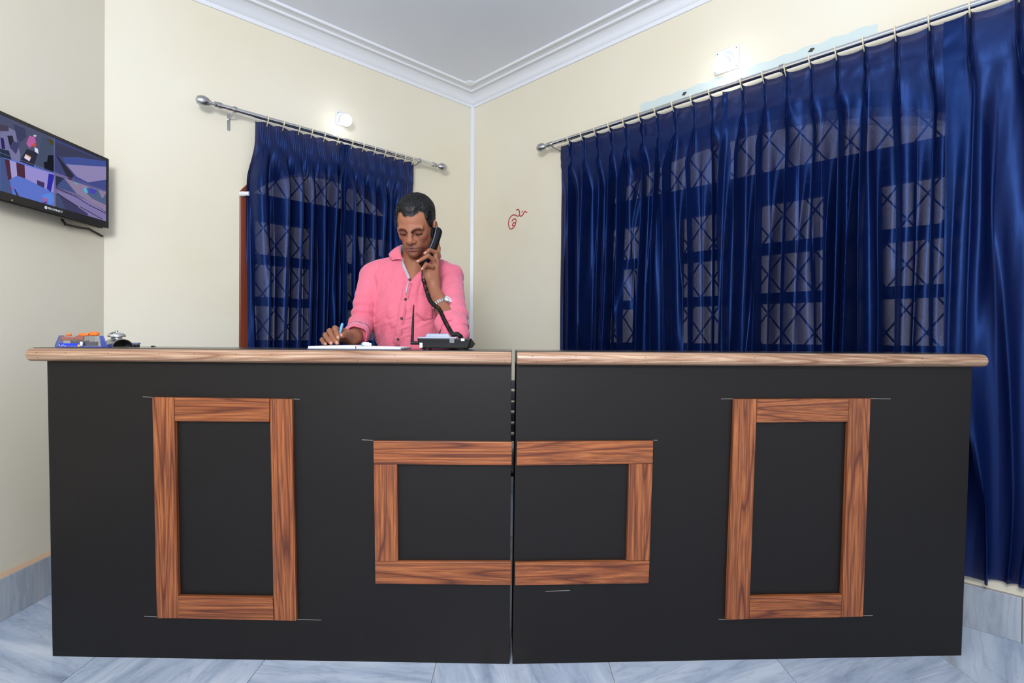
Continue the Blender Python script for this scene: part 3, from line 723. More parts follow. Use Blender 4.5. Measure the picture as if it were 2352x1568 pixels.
    # maker's lettering on the lower bezel
    def text(body, size, y, z, name):
        cu = bpy.data.curves.new('tmp_text', 'FONT'); cu.body = body; cu.size = size; cu.align_x = 'CENTER'; cu.align_y = 'CENTER'; cu.extrude = .0004
        to = bpy.data.objects.new('tmp_text', cu); COL.objects.link(to); bpy.context.view_layer.update()
        me = bpy.data.meshes.new_from_object(to.evaluated_get(bpy.context.evaluated_depsgraph_get())); me.name = name; bpy.data.objects.remove(to); bpy.data.curves.remove(cu)
        me.transform(Matrix(((0, 0, 1, X + .0004 - off[0]), (1, 0, 0, y - off[1]), (0, 1, 0, z - off[2]), (0, 0, 0, 1))))
        me.materials.clear(); fin(name, me, M['white_plastic'], root, kind='stuff')
    text('RECONNECT', .0105, 2.004, z0 + .013, 'lettering')
    MB().lathe((X, 1.963, z0 + .013), (1, 0, 0), [(.006, 0), (.006, .0005)], 14).build('emblem', M['white_plastic'], root)
    MB().lathe((X, 1.83, z0 + .006), (1, 0, 0), [(.0016, 0), (.0014, .001)], 8).build('standby_light', mat_emit('standby_led', (1, .7, .2), 1.5), root)
    c = tag(MB().tube([(X - .04, 2.06, z0 + .02), (X - .05, 2.10, z0 - .008), (X - .06, 2.13, z0 - .014), (X - .07, 2.20, z0 - .010), (-1.735, 2.26, z0 - .004), (-1.735, 2.335, z0 - .02)], .0042, 8).tube([(X - .045, 2.09, z0), (X - .045, 2.105, z0 - .022)], .003, 6).build('power_cable', M['black_plastic'], smooth='all'), 'black cable running under the television to the wall corner', 'cable')
tv()

# ================================================================== RED SIGN ON THE WALL
def om():
    st = [[(750, 378), (775, 357), (805, 370), (815, 420), (818, 470), (840, 492), (880, 462), (918, 398), (940, 402), (967, 420)], [(872, 380), (864, 418)],
          [(808, 478), (775, 490), (720, 465), (665, 478), (612, 545), (592, 635), (608, 710), (635, 748), (690, 725), (725, 670), (735, 632), (703, 622), (672, 660), (682, 688), (702, 668)],
          [(660, 597), (690, 553), (730, 545), (748, 585), (735, 628)]]
    b = MB()
    for s in st:
        P = [np.array(wpt('R', *_sdz(hit(1100 + x / 8.71, 440 + y / 8.71, 'R')))) for x, y in s]
        # Catmull-Rom
        Q = []
        for i in range(len(P) - 1):
            p0, p1, p2, p3 = P[max(i - 1, 0)], P[i], P[i + 1], P[min(i + 2, len(P) - 1)]
            for t in np.linspace(0, 1, 5)[:-1]: Q.append(.5 * (2 * p1 + (p2 - p0) * t + (2 * p0 - 5 * p1 + 4 * p2 - p3) * t * t + (3 * p1 - p0 - 3 * p2 + p3) * t ** 3))
        Q.append(P[-1]); b.tube(Q, [.0034 if 0 < i < len(Q) - 1 else .0024 for i in range(len(Q))], 6)
    tag(b.build('painted_symbol', M['red_paint'], smooth='all'), 'red hand-painted sacred sign on the cream right wall', 'symbol')
def _sdz(h): return (h[0], .0005, h[1])
om()

# ================================================================== THINGS ON THE COUNTER
def cprism(mb, q, Y, dy, round_=0):       # a pixel outline at depth Y, extruded back by dy
    return mb.prism([atY(x, y, Y) for x, y in q], (0, dy, 0))
def T(px, py, Y=1.66): return atY(px, py, Y)
ZL = ZT - .0004
# --- desk telephone seen from behind
def phone():
    Y = 1.685; zb = ZT + .0035
    L, Rr = T(964, 800, Y)[0], T(1075, 800, Y)[0]; L2, R2 = T(958, 773, Y)[0], T(1084, 772, Y)[0]; zt = T(1020, 776, Y)[2]
    root = thing('desk_telephone', 'black cordless-style desk telephone with stub aerial on the counter', 'telephone', ((L + Rr) / 2, Y + .07, ZT))
    D = .150
    # shell: widens upwards, slopes down towards the user
    V = [(L, Y, zb), (Rr, Y, zb), (Rr + .002, Y + D, zb), (L - .002, Y + D, zb), (L2, Y - .004, zt), (R2, Y - .004, zt), (R2 + .002, Y + D, zt - .018), (L2 - .002, Y + D, zt - .018)]
    MB().hexa(V).build('shell', M['black_plastic'], root, bevel=.004, seg=3)
    z2 = zt + .0035; xa, xb = T(1049, 773, Y)[0], L2 + .003
    MB().hexa([(xb, Y - .002, zt - .0045), (xa, Y - .002, zt - .0045), (xa, Y + D * .96, zt - .019), (xb, Y + D * .96, zt - .019), (xb, Y - .001, z2), (xa, Y - .001, z2), (xa, Y + D * .95, z2 - .018), (xb, Y + D * .95, z2 - .018)]).build('top_plate', M['phone_top'], root, bevel=.0015)
    h0, h1 = T(975, 770, Y)[0], T(1036, 770, Y)[0]; k0, k1 = T(980, 765, Y)[0], T(1029, 765, Y)[0]; z3 = T(1000, 765.5, Y)[2]
    MB().hexa([(h0, Y + .001, z2 - .002), (h1, Y + .001, z2 - .002), (h1, Y + .06, z2 - .010), (h0, Y + .06, z2 - .010), (k0, Y + .004, z3), (k1, Y + .004, z3), (k1, Y + .04, z3 - .006), (k0, Y + .04, z3 - .006)]).build('display_hood', M['phone_top'], root, bevel=.0015)
    c0, c1 = T(1053, 773, Y)[0], R2 - .004
    MB().box((c0, Y + .012, zt - .012), (c1, Y + .05, zt - .002)).build('cradle', M['black_plastic'], root, bevel=.002)
    for r_ in range(4):
        for q in range(3):
            MB().box((xb + .030 + q * .022, Y + .075 + r_ * .017, z2 - .0185), (xb + .046 + q * .022, Y + .086 + r_ * .017, z2 - .0085 - r_ * .0018)).build('key', M['white_plastic'], root)
    def plate(name, x0, y0, x1, y1, mat, dz=0):
        a, b = T(x0, y0, Y), T(x1, y1, Y); zc = (a[2] + b[2]) / 2; yy = Y - .004 * (zc - zb) / (zt - zb)
        MB().box((a[0], yy - .0012, b[2]), (b[0], yy + .002, a[2])).build(name, mat, root)
    plate('paper_label', 964, 787, 970.5, 798, M['paper']); plate('clear_sticker', 1033, 776, 1043.5, 787.5, M['sticker']); plate('white_label', 1059, 777, 1067, 783, M['white_plastic'])
    ft = MB()
    for x in (L + .012, Rr - .014):
        for y in (Y + .012, Y + D - .012): ft.lathe((x, y, ZT + .0003), ZZ, [(.005, 0), (.005, .005)], 10)
    ft.build('rubber_feet', M['black_plastic'], root, kind='stuff')
    # hinged aerial
    a = T(947, 787, Y); MB().tube([T(943.5, 787.5, Y), T(962, 787.5, Y)], .0052, 12).build('aerial_hinge', M['black_plastic'], root, smooth=True)
    MB().tube([T(946.5, 789, Y), T(947, 775, Y), T(948.5, 740, Y), T(950, 703, Y), T(950.2, 699.5, Y)], [.0050, .0048, .0036, .0022, .0012], 12).build('aerial', M['black_plastic'], root, smooth=True)
    return root, Y
phone_root, PY = phone()

# --- notebook, open
def notebook():
    Y0, Y1 = 1.652, 1.815; xl, xm, xr = T(708, 800, Y0)[0], T(817, 800, Y0)[0], T(920, 800, Y0)[0]
    root = thing('notebook', 'open white notebook lying under the writing hand', 'book', (xm, (Y0 + Y1) / 2, ZT))
    MB().box((xl - .002, Y0 - .002, ZT + .0002), (xr + .002, Y1 + .002, ZT + .0028)).build('cover', M['cover'], root, bevel=.0008)
    def stack(x0, x1, h0, hm, h1, name):
        n = 22; Q = [(x0 + (x1 - x0) * k / n, ZT + .003 + (h0 + (h1 - h0) * k / n) + (hm) * sin(pi * min(1, (k / n) ** 1.3)) ) for k in range(n + 1)]
        poly = [np.array((x0, Y0, ZT + .0029))] + [np.array((x, Y0, z)) for x, z in Q] + [np.array((x1, Y0, ZT + .0029))]
        MB().prism(poly, (0, Y1 - Y0, 0)).build(name, M['paper'], root)
        return Q
    stack(xl, xm - .0015, .0062, .0012, .0058, 'page_block'); stack(xm + .0015, xr, .0062, .0008, .0032, 'page_block')
    # a few loose pages bowing up beside the gutter
    Q = [(xm - .002 - .10 * a, ZT + .0096 + .0022 * sin(pi * (1 - a) ** .8 * .95) * (1 - a * .2)) for a in np.linspace(0, 1, 18)]
    MB().prism([np.array((x, Y0 + .002, z)) for x, z in Q] + [np.array((xm - .102, Y0 + .002, ZT + .0092)), np.array((xm - .002, Y0 + .002, ZT + .0092))], (0, Y1 - Y0 - .004, 0)).build('loose_pages', M['paper'], root)
    MB().box((xm - .0016, Y0 + .001, ZT + .0029), (xm + .0016, Y1 - .001, ZT + .0075)).build('binding_gutter', M['black_plastic'], root)
    return root
notebook()
# --- pen cap lying on the right-hand page
a, b = T(830, 795, 1.72), T(853, 796.5, 1.715); z = ZT + .0155
c = thing('highlighter_pen', 'stubby white pen with sky-blue end lying on right-hand page', 'pen', ((a[0] + b[0]) / 2, 1.72, z))
MB().tube([(a[0] + .006, 1.722, z - .0003), (b[0] - .002, 1.716, z - .001), (b[0], 1.716, z - .001)], [.0046, .0044, .003], 14).build('cap_body', M['white_plastic'], c, smooth=True)
MB().tube([(a[0], 1.7225, z - .0003), (a[0] + .002, 1.7224, z - .0003), (a[0] + .0065, 1.722, z - .0003)], [.0032, .0048, .0048], 14).build('cap_tip', M['pen_blue'], c, smooth=True)
MB().box((a[0] + .004, 1.7165, z + .0042), (b[0] - .008, 1.7195, z + .0062)).build('clip', M['white_plastic'], c)

# --- clear acrylic tray at the left end and the things in it
def tray():
    Y0, Y1 = 1.664, 1.693
    x0, x1 = T(125, 800, Y0)[0], T(232, 800, Y0)[0]; t0, t1 = T(132, 770, Y0)[0], T(225, 770, Y0)[0]; zt = T(180, 770.5, Y0)[2]
    root = thing('pin_tray', 'clear acrylic box tray with blue front band at the left counter end', 'tray', ((x0 + x1) / 2, (Y0 + Y1) / 2, ZT))
    zb = ZT + .0005; th = .0022; iy = .006
    MB().box((x0, Y0, zb), (x1, Y1, zb + .0035)).build('base', M['acrylic_blue'], root, bevel=.001)
    def wall(name, q, mat, vec): MB().prism(q, vec).build(name, mat, root)
    zb2 = zb + .0036
    wall('front_wall', [(x0, Y0, zb2), (x1, Y0, zb2), (t1, Y0 + iy, zt), (t0, Y0 + iy, zt)], M['acrylic'], (0, th, 0))
    wall('back_wall', [(x0, Y1 - th, zb2), (x1, Y1 - th, zb2), (t1, Y1 - iy, zt), (t0, Y1 - iy, zt)], M['acrylic'], (0, th, 0))
    wall('end_wall', [(x0, Y0 + th, zb2), (x0, Y1 - th, zb2), (t0, Y1 - iy, zt), (t0, Y0 + iy + th, zt)], M['acrylic_blue'], (th, 0, 0))
    wall('end_wall', [(x1 - th, Y0 + th, zb2), (x1 - th, Y1 - th, zb2), (t1 - th, Y1 - iy, zt), (t1 - th, Y0 + iy + th, zt)], M['acrylic_blue'], (th, 0, 0))
    # printed card insert along the front
    a, b = T(136, 799, Y0), T(192.5, 788.5, Y0); yy = Y0 - .0016
    cd = MB().box((a[0], yy, zb2 + .001), (b[0], yy + .001, b[2])).build('printed_card', M['blue_card'], root)
    pr = MB()
    for k, px in enumerate((138, 142.5, 146, 151)): pr.lathe((T(px, 793, Y0)[0], yy - .0003, T(px, 792 + (k % 2) * 2, Y0)[2]), (0, -1, 0), [(.0016, 0), (.0016, .0003)], 8)
    pr.build('printed_dots', M['white_plastic'], cd, kind='stuff')
    MB().lathe((T(182, 793.5, Y0)[0], yy - .0003, T(182, 793.5, Y0)[2]), (0, -1, 0), [(.0036, 0), (.0036, .0004)], 16).build('yellow_dot', M['yellow'], cd)
    p0 = T(189, 784.5, Y0); p1 = T(189, 795, Y0); MB().tube([(p0[0], yy - .002, p0[2]), (p1[0], yy - .002, p1[2])], .0036, 12).build('white_tab', M['white_plastic'], root, smooth='all')
    rb = MB()
    for px in (195, 200, 205, 210, 215): rb.tube([T(px, 771.5, Y0 + iy + .0045), T(px, 784, Y0 + .008)], .0017, 8)
    rb.build('clear_ribs', M['acrylic'], root)
    q0, q1 = T(193.5, 798, Y0), T(214, 784.5, Y0); MB().box((q0[0], Y0 + .010, zb2 + .001), (q1[0], Y0 + .021, q1[2])).build('inner_box', M['navy'], root, bevel=.001)
    q0, q1 = T(155, 789, Y0), T(192, 782, Y0); MB().box((q0[0], Y0 + .010, zb2 + .001), (q1[0], Y0 + .022, q1[2])).build('inner_step', M['navy'], root, bevel=.001)
    # contents, each its own thing
    def lump(x0p, x1p, y0p, y1p, Y, mat, label, seed, dy=.015):
        c = (T(x0p, y0p, Y) + T(x1p, y1p, Y)) / 2; rx = (T(x1p, y0p, Y) - T(x0p, y0p, Y))[0] / 2; rz = abs((T(x0p, y0p, Y) - T(x0p, y1p, Y))[2]) / 2
        r = np.random.default_rng(seed); V = []; n, m = 20, 12
        for i in range(m + 1):
            for k in range(n):
                th_, ph = pi * i / m, 2 * pi * k / n; w = 1 + .10 * sin(3 * ph + seed) * sin(th_) + .05 * sin(7 * ph + 2 * th_ + seed)
                sg = lambda v, e: np.sign(v) * abs(v) ** e
                V.append((c[0] + rx * w * sg(sin(th_), .5) * sg(cos(ph), .7), Y + dy * w * sg(sin(th_), .5) * sg(sin(ph), .7), c[2] + rz * sg(cos(th_), .7)))
        Fs = [(i * n + k, i * n + (k + 1) % n, (i + 1) * n + (k + 1) % n, (i + 1) * n + k) for i in range(m) for k in range(n)]
        tag(MB().add(V, Fs).build('wrapped_sweet' if mat is M['red_brown'] else 'orange_cap', mat, smooth='all'), label, 'sweet' if mat is M['red_brown'] else 'cap', 'small things in the acrylic tray')
    lump(138, 169, 772.5, 781.8, Y0 + .0165, M['red_brown'], 'longer red-brown wrapped piece at the left inside the acrylic tray', 1, .006)
    lump(173.5, 193.5, 770.5, 781.8, Y0 + .0165, M['red_brown'], 'shorter red-brown wrapped piece beside the clear ribs in the tray', 4, .006)
    lump(153, 163, 765.3, 771, Y0 + .016, M['orange'], 'smallest bright orange cap showing above the tray rim', 2, .005)
    lump(182.5, 204, 764.5, 772, Y0 + .015, M['orange'], 'wide deep-orange cap above the middle of the tray rim', 3, .006)
    lump(205, 226, 761, 771.5, Y0 + .019, M['orange'], 'orange cap standing highest at the rear right of the tray', 6, .006)
tray()

# --- call bell on a bent metal stand
def bell():
    Y0 = 1.676; a0, a1 = T(257.5, 801, Y0), T(308.5, 801, Y0); zt = T(283, 778.5, Y0)[2]
    cx = (a0[0] + a1[0]) / 2; r = (a1[0] - a0[0]) / 2; h = zt - ZT - .0006
    ax = np.array([-.86, .51, 0]); ax /= np.linalg.norm(ax); Ln = .062; xd = np.array([.51, .86, 0]); xd /= np.linalg.norm(xd); r = .0295
    F0 = np.array([a0[0], Y0, ZT + .0006]) + xd * r
    rt = thing('call_bell_stand', 'bent steel arch stand under the chrome bell', 'stand', tuple(F0 + ax * Ln / 2))
    V = []; n = 28; P = np.zeros((n + 1, 2, 3)); Pi = np.zeros((n + 1, 2, 3))
    for i in range(n + 1):
        t = pi * i / n
        for j, s in enumerate((0, Ln)):
            o = F0 + ax * s
            P[i, j] = o - xd * r * cos(t) + ZZ * h * sin(t); Pi[i, j] = o - xd * (r - .0016) * cos(t) + ZZ * (h - .0016) * sin(t)
    mb = MB().grid(P); mb.grid(Pi[:, ::-1]);
    MB().prism([F0 + ax * (Ln - .004) - xd * (r - .0018) * cos(t) + ZZ * (h - .0018) * sin(t) for t in np.linspace(0, pi, 20)], ax * .0015).build('end_plate', M['dark_hole'], rt)
    N1 = 2 * (n + 1)
    mb.f += [(2 * i, 2 * i + 2, N1 + 2 * i + 3, N1 + 2 * i + 1) for i in range(n)] + [(2 * i + 3, 2 * i + 1, N1 + 2 * i, N1 + 2 * i + 2) for i in range(n)] + [(0, N1 + 1, N1, 1), (2 * n, 2 * n + 1, N1 + 2 * n, N1 + 2 * n + 1)]
    mb.build('arch_plate', M['steel'], rt, smooth=True)
    b = thing('call_bell', 'round chrome call bell with push button on the steel arch', 'bell', tuple(F0 + ax * .040 + ZZ * h))
    c = F0 + ax * .040 + ZZ * (h + .0003); R = .0245
    MB().lathe(c + ZZ * .0006, ZZ, [(R * .62, 0), (R * .66, .003), (R * .5, .0045), (.004, .005)], 28).build('bell_base', M['chrome'], b, smooth=True)
    hh = T(263, 764, c[1])[2] - c[2] - .004
    MB().lathe(c + ZZ * .0062, ZZ, [(R * .97, 0), (R, .0012)] + [(R * cos(t), .0012 + hh * sin(t)) for t in np.linspace(.12, pi / 2 - .05, 11)], 36).build('dome', M['chrome'], b, smooth=True)
    MB().lathe(c + ZZ * (.0065 + hh), ZZ, [(.0035, -.001), (.0035, .0025), (.0045, .003), (.0045, .0045), (.0001, .0055)], 14).build('push_button', M['steel'], b, smooth=True)
bell()
# --- small blue-grey box and black clip behind the bell
q0, q1 = T(301, 798, 1.75), T(315, 790.5, 1.75)
bx = thing('ink_pad_box', 'small dark box with blue-grey lid behind the bell stand', 'box', ((q0[0] + q1[0]) / 2, 1.757, ZT))
MB().box((q0[0], 1.75, ZT + .0005), (q1[0] - .001, 1.765, q1[2] - .0005)).build('box_body', M['navy'], bx, bevel=.0008)
MB().box((q0[0] - .001, 1.749, q1[2]), (q1[0] + .001, 1.766, q1[2] + .005)).build('lid', M['phone_top'], bx, bevel=.0008)
q = T(349, 797, 1.80)
tag(MB().prism([(q[0] - .005, 1.80, ZT + .0003), (q[0] + .009, 1.80, ZT + .0003), (q[0] - .001, 1.80, ZT + .005)], (0, .012, 0)).build('binder_clip', M['black_plastic']), 'tiny black binder clip near the back edge of left counter', 'clip')

# ================================================================== CHAIR BEHIND THE COUNTER (seen through the gap)
def chair():
    cx, Y = .06, 2.62
    root = thing('slatted_chair', 'dark moulded chair with slotted back seen through counter gap', 'chair', (cx, Y, 0))
    zs = [atY(1178, p, Y)[2] for p in (873, 892, 898, 919, 923, 942, 947, 967, 972, 991, 997, 1012)]
    for i in range(0, 12, 2):
        MB().box((cx - .19, Y - .012, zs[i + 1]), (cx + .19, Y + .012, zs[i])).build('back_slat', M['chair'], root, bevel=.003)
    for sg in (-1, 1):
        MB().box((cx + sg * .19 - .02, Y - .016, .40), (cx + sg * .19 + .02, Y + .018, zs[0] - .004)).build('back_post', M['chair'], root, bevel=.006)
        MB().tube([(cx + sg * .20, Y + .03, 0), (cx + sg * .19, Y, .42)], [.018, .022], 10).build('leg', M['chair'], root)
        MB().tube([(cx + sg * .20, Y - .42, 0), (cx + sg * .19, Y - .39, .42)], [.018, .022], 10).build('leg', M['chair'], root)
    MB().box((cx - .22, Y - .43, .42), (cx + .22, Y + .015, .448)).build('seat', M['chair'], root, bevel=.01)
chair()

# ================================================================== THE MAN (distance fields turned into smooth skins)
def vn3(p, seed=0):
    p = np.asarray(p, np.float32); i = np.floor(p).astype(np.int64); f = (p - i).astype(np.float32); f = f * f * (3 - 2 * f)
    def h(x, y, z):
        n = (x * 374761393 + y * 668265263 + z * 2147483647 + seed * 974711) & 0xffffffff
        n = ((n ^ (n >> 13)) * 1274126177) & 0xffffffff; n = (n ^ (n >> 16)) & 0xffff
        return n.astype(np.float32) / 32767.5 - 1
    x, y, z = i[..., 0], i[..., 1], i[..., 2]; fx, fy, fz = f[..., 0], f[..., 1], f[..., 2]
    L = lambda a, b, t: a + (b - a) * t
    return L(L(L(h(x, y, z), h(x + 1, y, z), fx), L(h(x, y + 1, z), h(x + 1, y + 1, z), fx), fy), L(L(h(x, y, z + 1), h(x + 1, y, z + 1), fx), L(h(x, y + 1, z + 1), h(x + 1, y + 1, z + 1), fx), fy), fz)
def smin(a, b, k):
    h = np.maximum(k - np.abs(a - b), 0) / k; return np.minimum(a, b) - h * h * k * .25
def smax(a, b, k): return -smin(-a, -b, k)
def ell(p, c, r):
    r = np.array(r, np.float32); q = (p - np.array(c, np.float32)); k0 = np.linalg.norm(q / r, axis=-1); k1 = np.linalg.norm(q / (r * r), axis=-1)
    return k0 * (k0 - 1) / np.maximum(k1, 1e-9)
def cap(p, a, b, ra, rb=None):
    rb = ra if rb is None else rb; a = np.array(a, np.float32); b = np.array(b, np.float32); ab = b - a
    t = np.clip(((p - a) @ ab) / (ab @ ab), 0, 1); return np.linalg.norm(p - a - t[..., None] * ab, axis=-1) - (ra + (rb - ra) * t)
def sph(p, c, r): return np.linalg.norm(p - np.array(c, np.float32), axis=-1) - r
def surface(f, lo, hi, h):
    lo = np.array(lo, float); B = 8; n = np.ceil((np.array(hi) - lo) / h / B).astype(int) * B
    nb = n // B; vals = np.full(n + 1, 1.0, np.float32)
    bi = np.stack(np.meshgrid(*[np.arange(k) for k in nb], indexing='ij'), -1).reshape(-1, 3)
    fc = f((lo + (bi * B + B / 2) * h).astype(np.float32))
    lim = B * h * .87 * 1.25 + .012
    vals_b = np.repeat(np.repeat(np.repeat(np.where(fc < 0, -1, 1).astype(np.float32).reshape(nb), B, 0), B, 1), B, 2)
    vals[:-1, :-1, :-1] = vals_b
    act = bi[np.abs(fc) < lim]; o = np.stack(np.meshgrid(*[np.arange(B + 1)] * 3, indexing='ij'), -1).reshape(-1, 3)
    for s in range(0, len(act), 400):
        idx = (act[s:s + 400, None] * B + o[None]).reshape(-1, 3)
        vals[idx[:, 0], idx[:, 1], idx[:, 2]] = f((lo + idx * h).astype(np.float32))
    ins = vals < 0
    c = np.zeros(n, np.int8)
    for dx in (0, 1):
        for dy in (0, 1):
            for dz in (0, 1): c += ins[dx:n[0] + dx, dy:n[1] + dy, dz:n[2] + dz]
    ci = np.argwhere((c > 0) & (c < 8)); idm = np.full(n, -1, np.int64); idm[tuple(ci.T)] = np.arange(len(ci))
    pos = np.zeros((len(ci), 3)); cnt = np.zeros(len(ci))
    for ax in range(3):
        for u in (0, 1):
            for v in (0, 1):
                d0 = np.zeros(3, int); a1, a2 = [a for a in range(3) if a != ax]; d0[a1] = u; d0[a2] = v; d1 = d0.copy(); d1[ax] = 1
                va = vals[tuple((ci + d0).T)]; vb = vals[tuple((ci + d1).T)]; m = (va < 0) != (vb < 0)
                t = np.where(m, va / np.where(m, va - vb, 1), 0); q = ci + d0 + 0.0; q[:, ax] += t
                pos[m] += q[m]; cnt[m] += 1
    pos = lo + pos / cnt[:, None] * h; quads = []
    for ax in range(3):
        a1, a2 = [a for a in range(3) if a != ax]; sl0 = [slice(1, n[0]), slice(1, n[1]), slice(1, n[2])]; sl0[ax] = slice(0, n[ax]); sl1 = list(sl0); sl1[ax] = slice(1, n[ax] + 1)
        A, Bv = ins[tuple(sl0)], ins[tuple(sl1)]; e = np.argwhere(A != Bv); st = A[A != Bv]
        off = np.array([1, 1, 1]); off[ax] = 0; e = e + off; q = []
        for u, v in ((-1, -1), (0, -1), (0, 0), (-1, 0)):
            d = np.zeros(3, int); d[a1] = u; d[a2] = v; q.append(idm[tuple((e + d).T)])
        q = np.stack(q, 1); fl_ = st if ax != 1 else ~st; q[~fl_] = q[~fl_][:, ::-1]; quads.append(q)
    return pos, np.concatenate(quads)
def mesh_of(name, parts, mat, parent, cols=None, smooth='all'):
    off = origin_of(parent); V = []; Fs = []; n = 0
    for v, q in parts: V.append(v - off); Fs.append(q + n); n += len(v)
    V = np.concatenate(V); Q = np.concatenate(Fs)
    me = bpy.data.meshes.new(name); me.vertices.add(len(V)); me.vertices.foreach_set('co', V.astype(np.float32).ravel())
    me.loops.add(len(Q) * 4); me.loops.foreach_set('vertex_index', Q.astype(np.int32).ravel()); me.polygons.add(len(Q)); me.polygons.foreach_set('loop_start', np.arange(0, len(Q) * 4, 4, dtype=np.int32))
    me.update(calc_edges=True); me.validate()
    if cols is not None:
        ca = me.color_attributes.new('Col', 'FLOAT_COLOR', 'POINT'); ca.data.foreach_set('color', np.concatenate(cols).astype(np.float32).ravel())
    return fin(name, me, mat, parent, smooth)

# ---- head
PB, PYW = radians(25), radians(7)
_ex, _ey, _ez = np.array([1., 0, 0]), np.array([0, -1., 0]), np.array([0, 0, 1.])
_ey, _ez = cos(PB) * _ey - sin(PB) * _ez, cos(PB) * _ez + sin(PB) * _ey
_ex, _ey = cos(PYW) * _ex + sin(PYW) * np.array([0, -1., 0]), None
_ex = _ex / np.linalg.norm(_ex)
_f = -np.array([0, 1., 0]) * cos(PYW) - np.array([1., 0, 0]) * sin(PYW)          # facing direction (towards the book)
_ey = cos(PB) * _f - sin(PB) * np.array([0, 0, 1.]); _ez = cos(PB) * np.array([0, 0, 1.]) + sin(PB) * _f
_top = atY(954, 448, 2.04)
HCEN = np.array([_top[0] + .003, 2.045, _top[2] - .1265 * .885])
HR = np.stack([_ex, _ey, _ez]).astype(np.float32)
HS = .885
def hl(p): return (p - HCEN.astype(np.float32)) @ (HR.T / HS)
def hw(l): return HCEN + np.array(l) @ HR * HS
def skull(q):
    d = ell(q, (0, -.018, .036), (.0735, .094, .084))
    return d
def head_sdf(p):
    q = hl(p); qa = q.copy(); qa[..., 0] = np.abs(q[..., 0])
    d = skull(q)
    d = smin(d, ell(q, (0, .018, .012), (.0635, .073, .085)), .03)
    d = smin(d, ell(q, (0, .030, -.060), (.050, .058, .052)), .035)         # jaw
    d = smin(d, ell(qa, (.043, -.002, -.050), (.014, .035, .032)), .03)      # jaw angle
    d = smin(d, ell(q, (0, .074, -.098), (.021, .019, .017)), .025)          # chin
    d = smin(d, ell(qa, (.037, .064, -.024), (.018, .020, .016)), .024)      # cheekbone
    d = smin(d, cap(qa, (.008, .090, .0030), (.044, .078, .0085), .0115, .009), .014)   # brow
    d = smin(d, ell(q, (0, .080, -.066), (.030, .019, .026)), .022)          # muzzle
    d = smax(d, -sph(qa, (.0315, .103, -.0105), .0175), .014)                  # sockets
    d = smin(d, sph(qa, (.031, .0735, -.0105), .0158), .004)                 # lidded eyes
    d = smax(d, -cap(qa, (.018, .0935, -.0024), (.043, .083, -.0030), .0016), .004)   # lid crease
    d = smax(d, -cap(qa, (.020, .0905, -.0170), (.042, .0825, -.0158), .0014), .003)  # lash line
    d = smin(d, cap(q, (0, .090, .012), (0, .108, -.034), .0080, .0108), .012)   # nose
    d = smin(d, sph(q, (0, .1085, -.0385), .0128), .008)
    d = smin(d, ell(qa, (.0135, .0985, -.0425), (.0088, .0115, .0078)), .006)
    d = smax(d, -ell(qa, (.0068, .1060, -.0505), (.0042, .0055, .0032)), .003)  # nostrils
    d = smax(d, -cap(q, (0, .104, -.053), (0, .1025, -.0605), .0018), .004)
    d = smin(d, ell(qa, (.0080, .0912, -.0665), (.0215, .0108, .0052)), .006)    # upper lip
    d = smin(d, ell(q, (0, .0905, -.0775), (.0235, .0105, .0064)), .006)        # lower lip
    d = smax(d, -cap(qa, (0, .1030, -.0718), (.0285, .0865, -.0728), .0012, .0008), .003)
    d = smax(d, -ell(q, (0, .0985, -.0875), (.016, .006, .0045)), .010)
    e = ell(qa, (.0795, -.012, -.011), (.0095, .0190, .0290)); e = smax(e, -ell(qa, (.0875, -.006, -.007), (.007, .0105, .018)), .006)
    d = smin(d, e, .008)
    return d * HS
NB = atY(951, 612, 2.12)
def neck_sdf(p):
    a = hw((0, -.030, -.050)); b = NB + np.array([0, .030, -.02])
    d = cap(p, a, b, .052, .056)
    d = smin(d, cap(p, hw((0, .01, -.085)), NB + np.array([0, -.03, -.07]), .030, .036), .03)
    return d
SHR = atY(857, 634, 2.145); SHL = atY(1034, 638, 2.145)
def chest_skin(p):
    d = ell(p, atY(945, 690, 2.155), (.118, .084, .16)); d = smin(d, cap(p, SHR + [.03, .008, -.012], SHL + [-.03, .008, -.012], .034), .05)
    return d
def upper_body(p): return smin(smin(head_sdf(p), neck_sdf(p), .022), chest_skin(p), .05)

# ---- arms and hands (joint positions; depth is the middle number of each triple in metres)
def J(x, y, Y): return atY(x, y, Y)
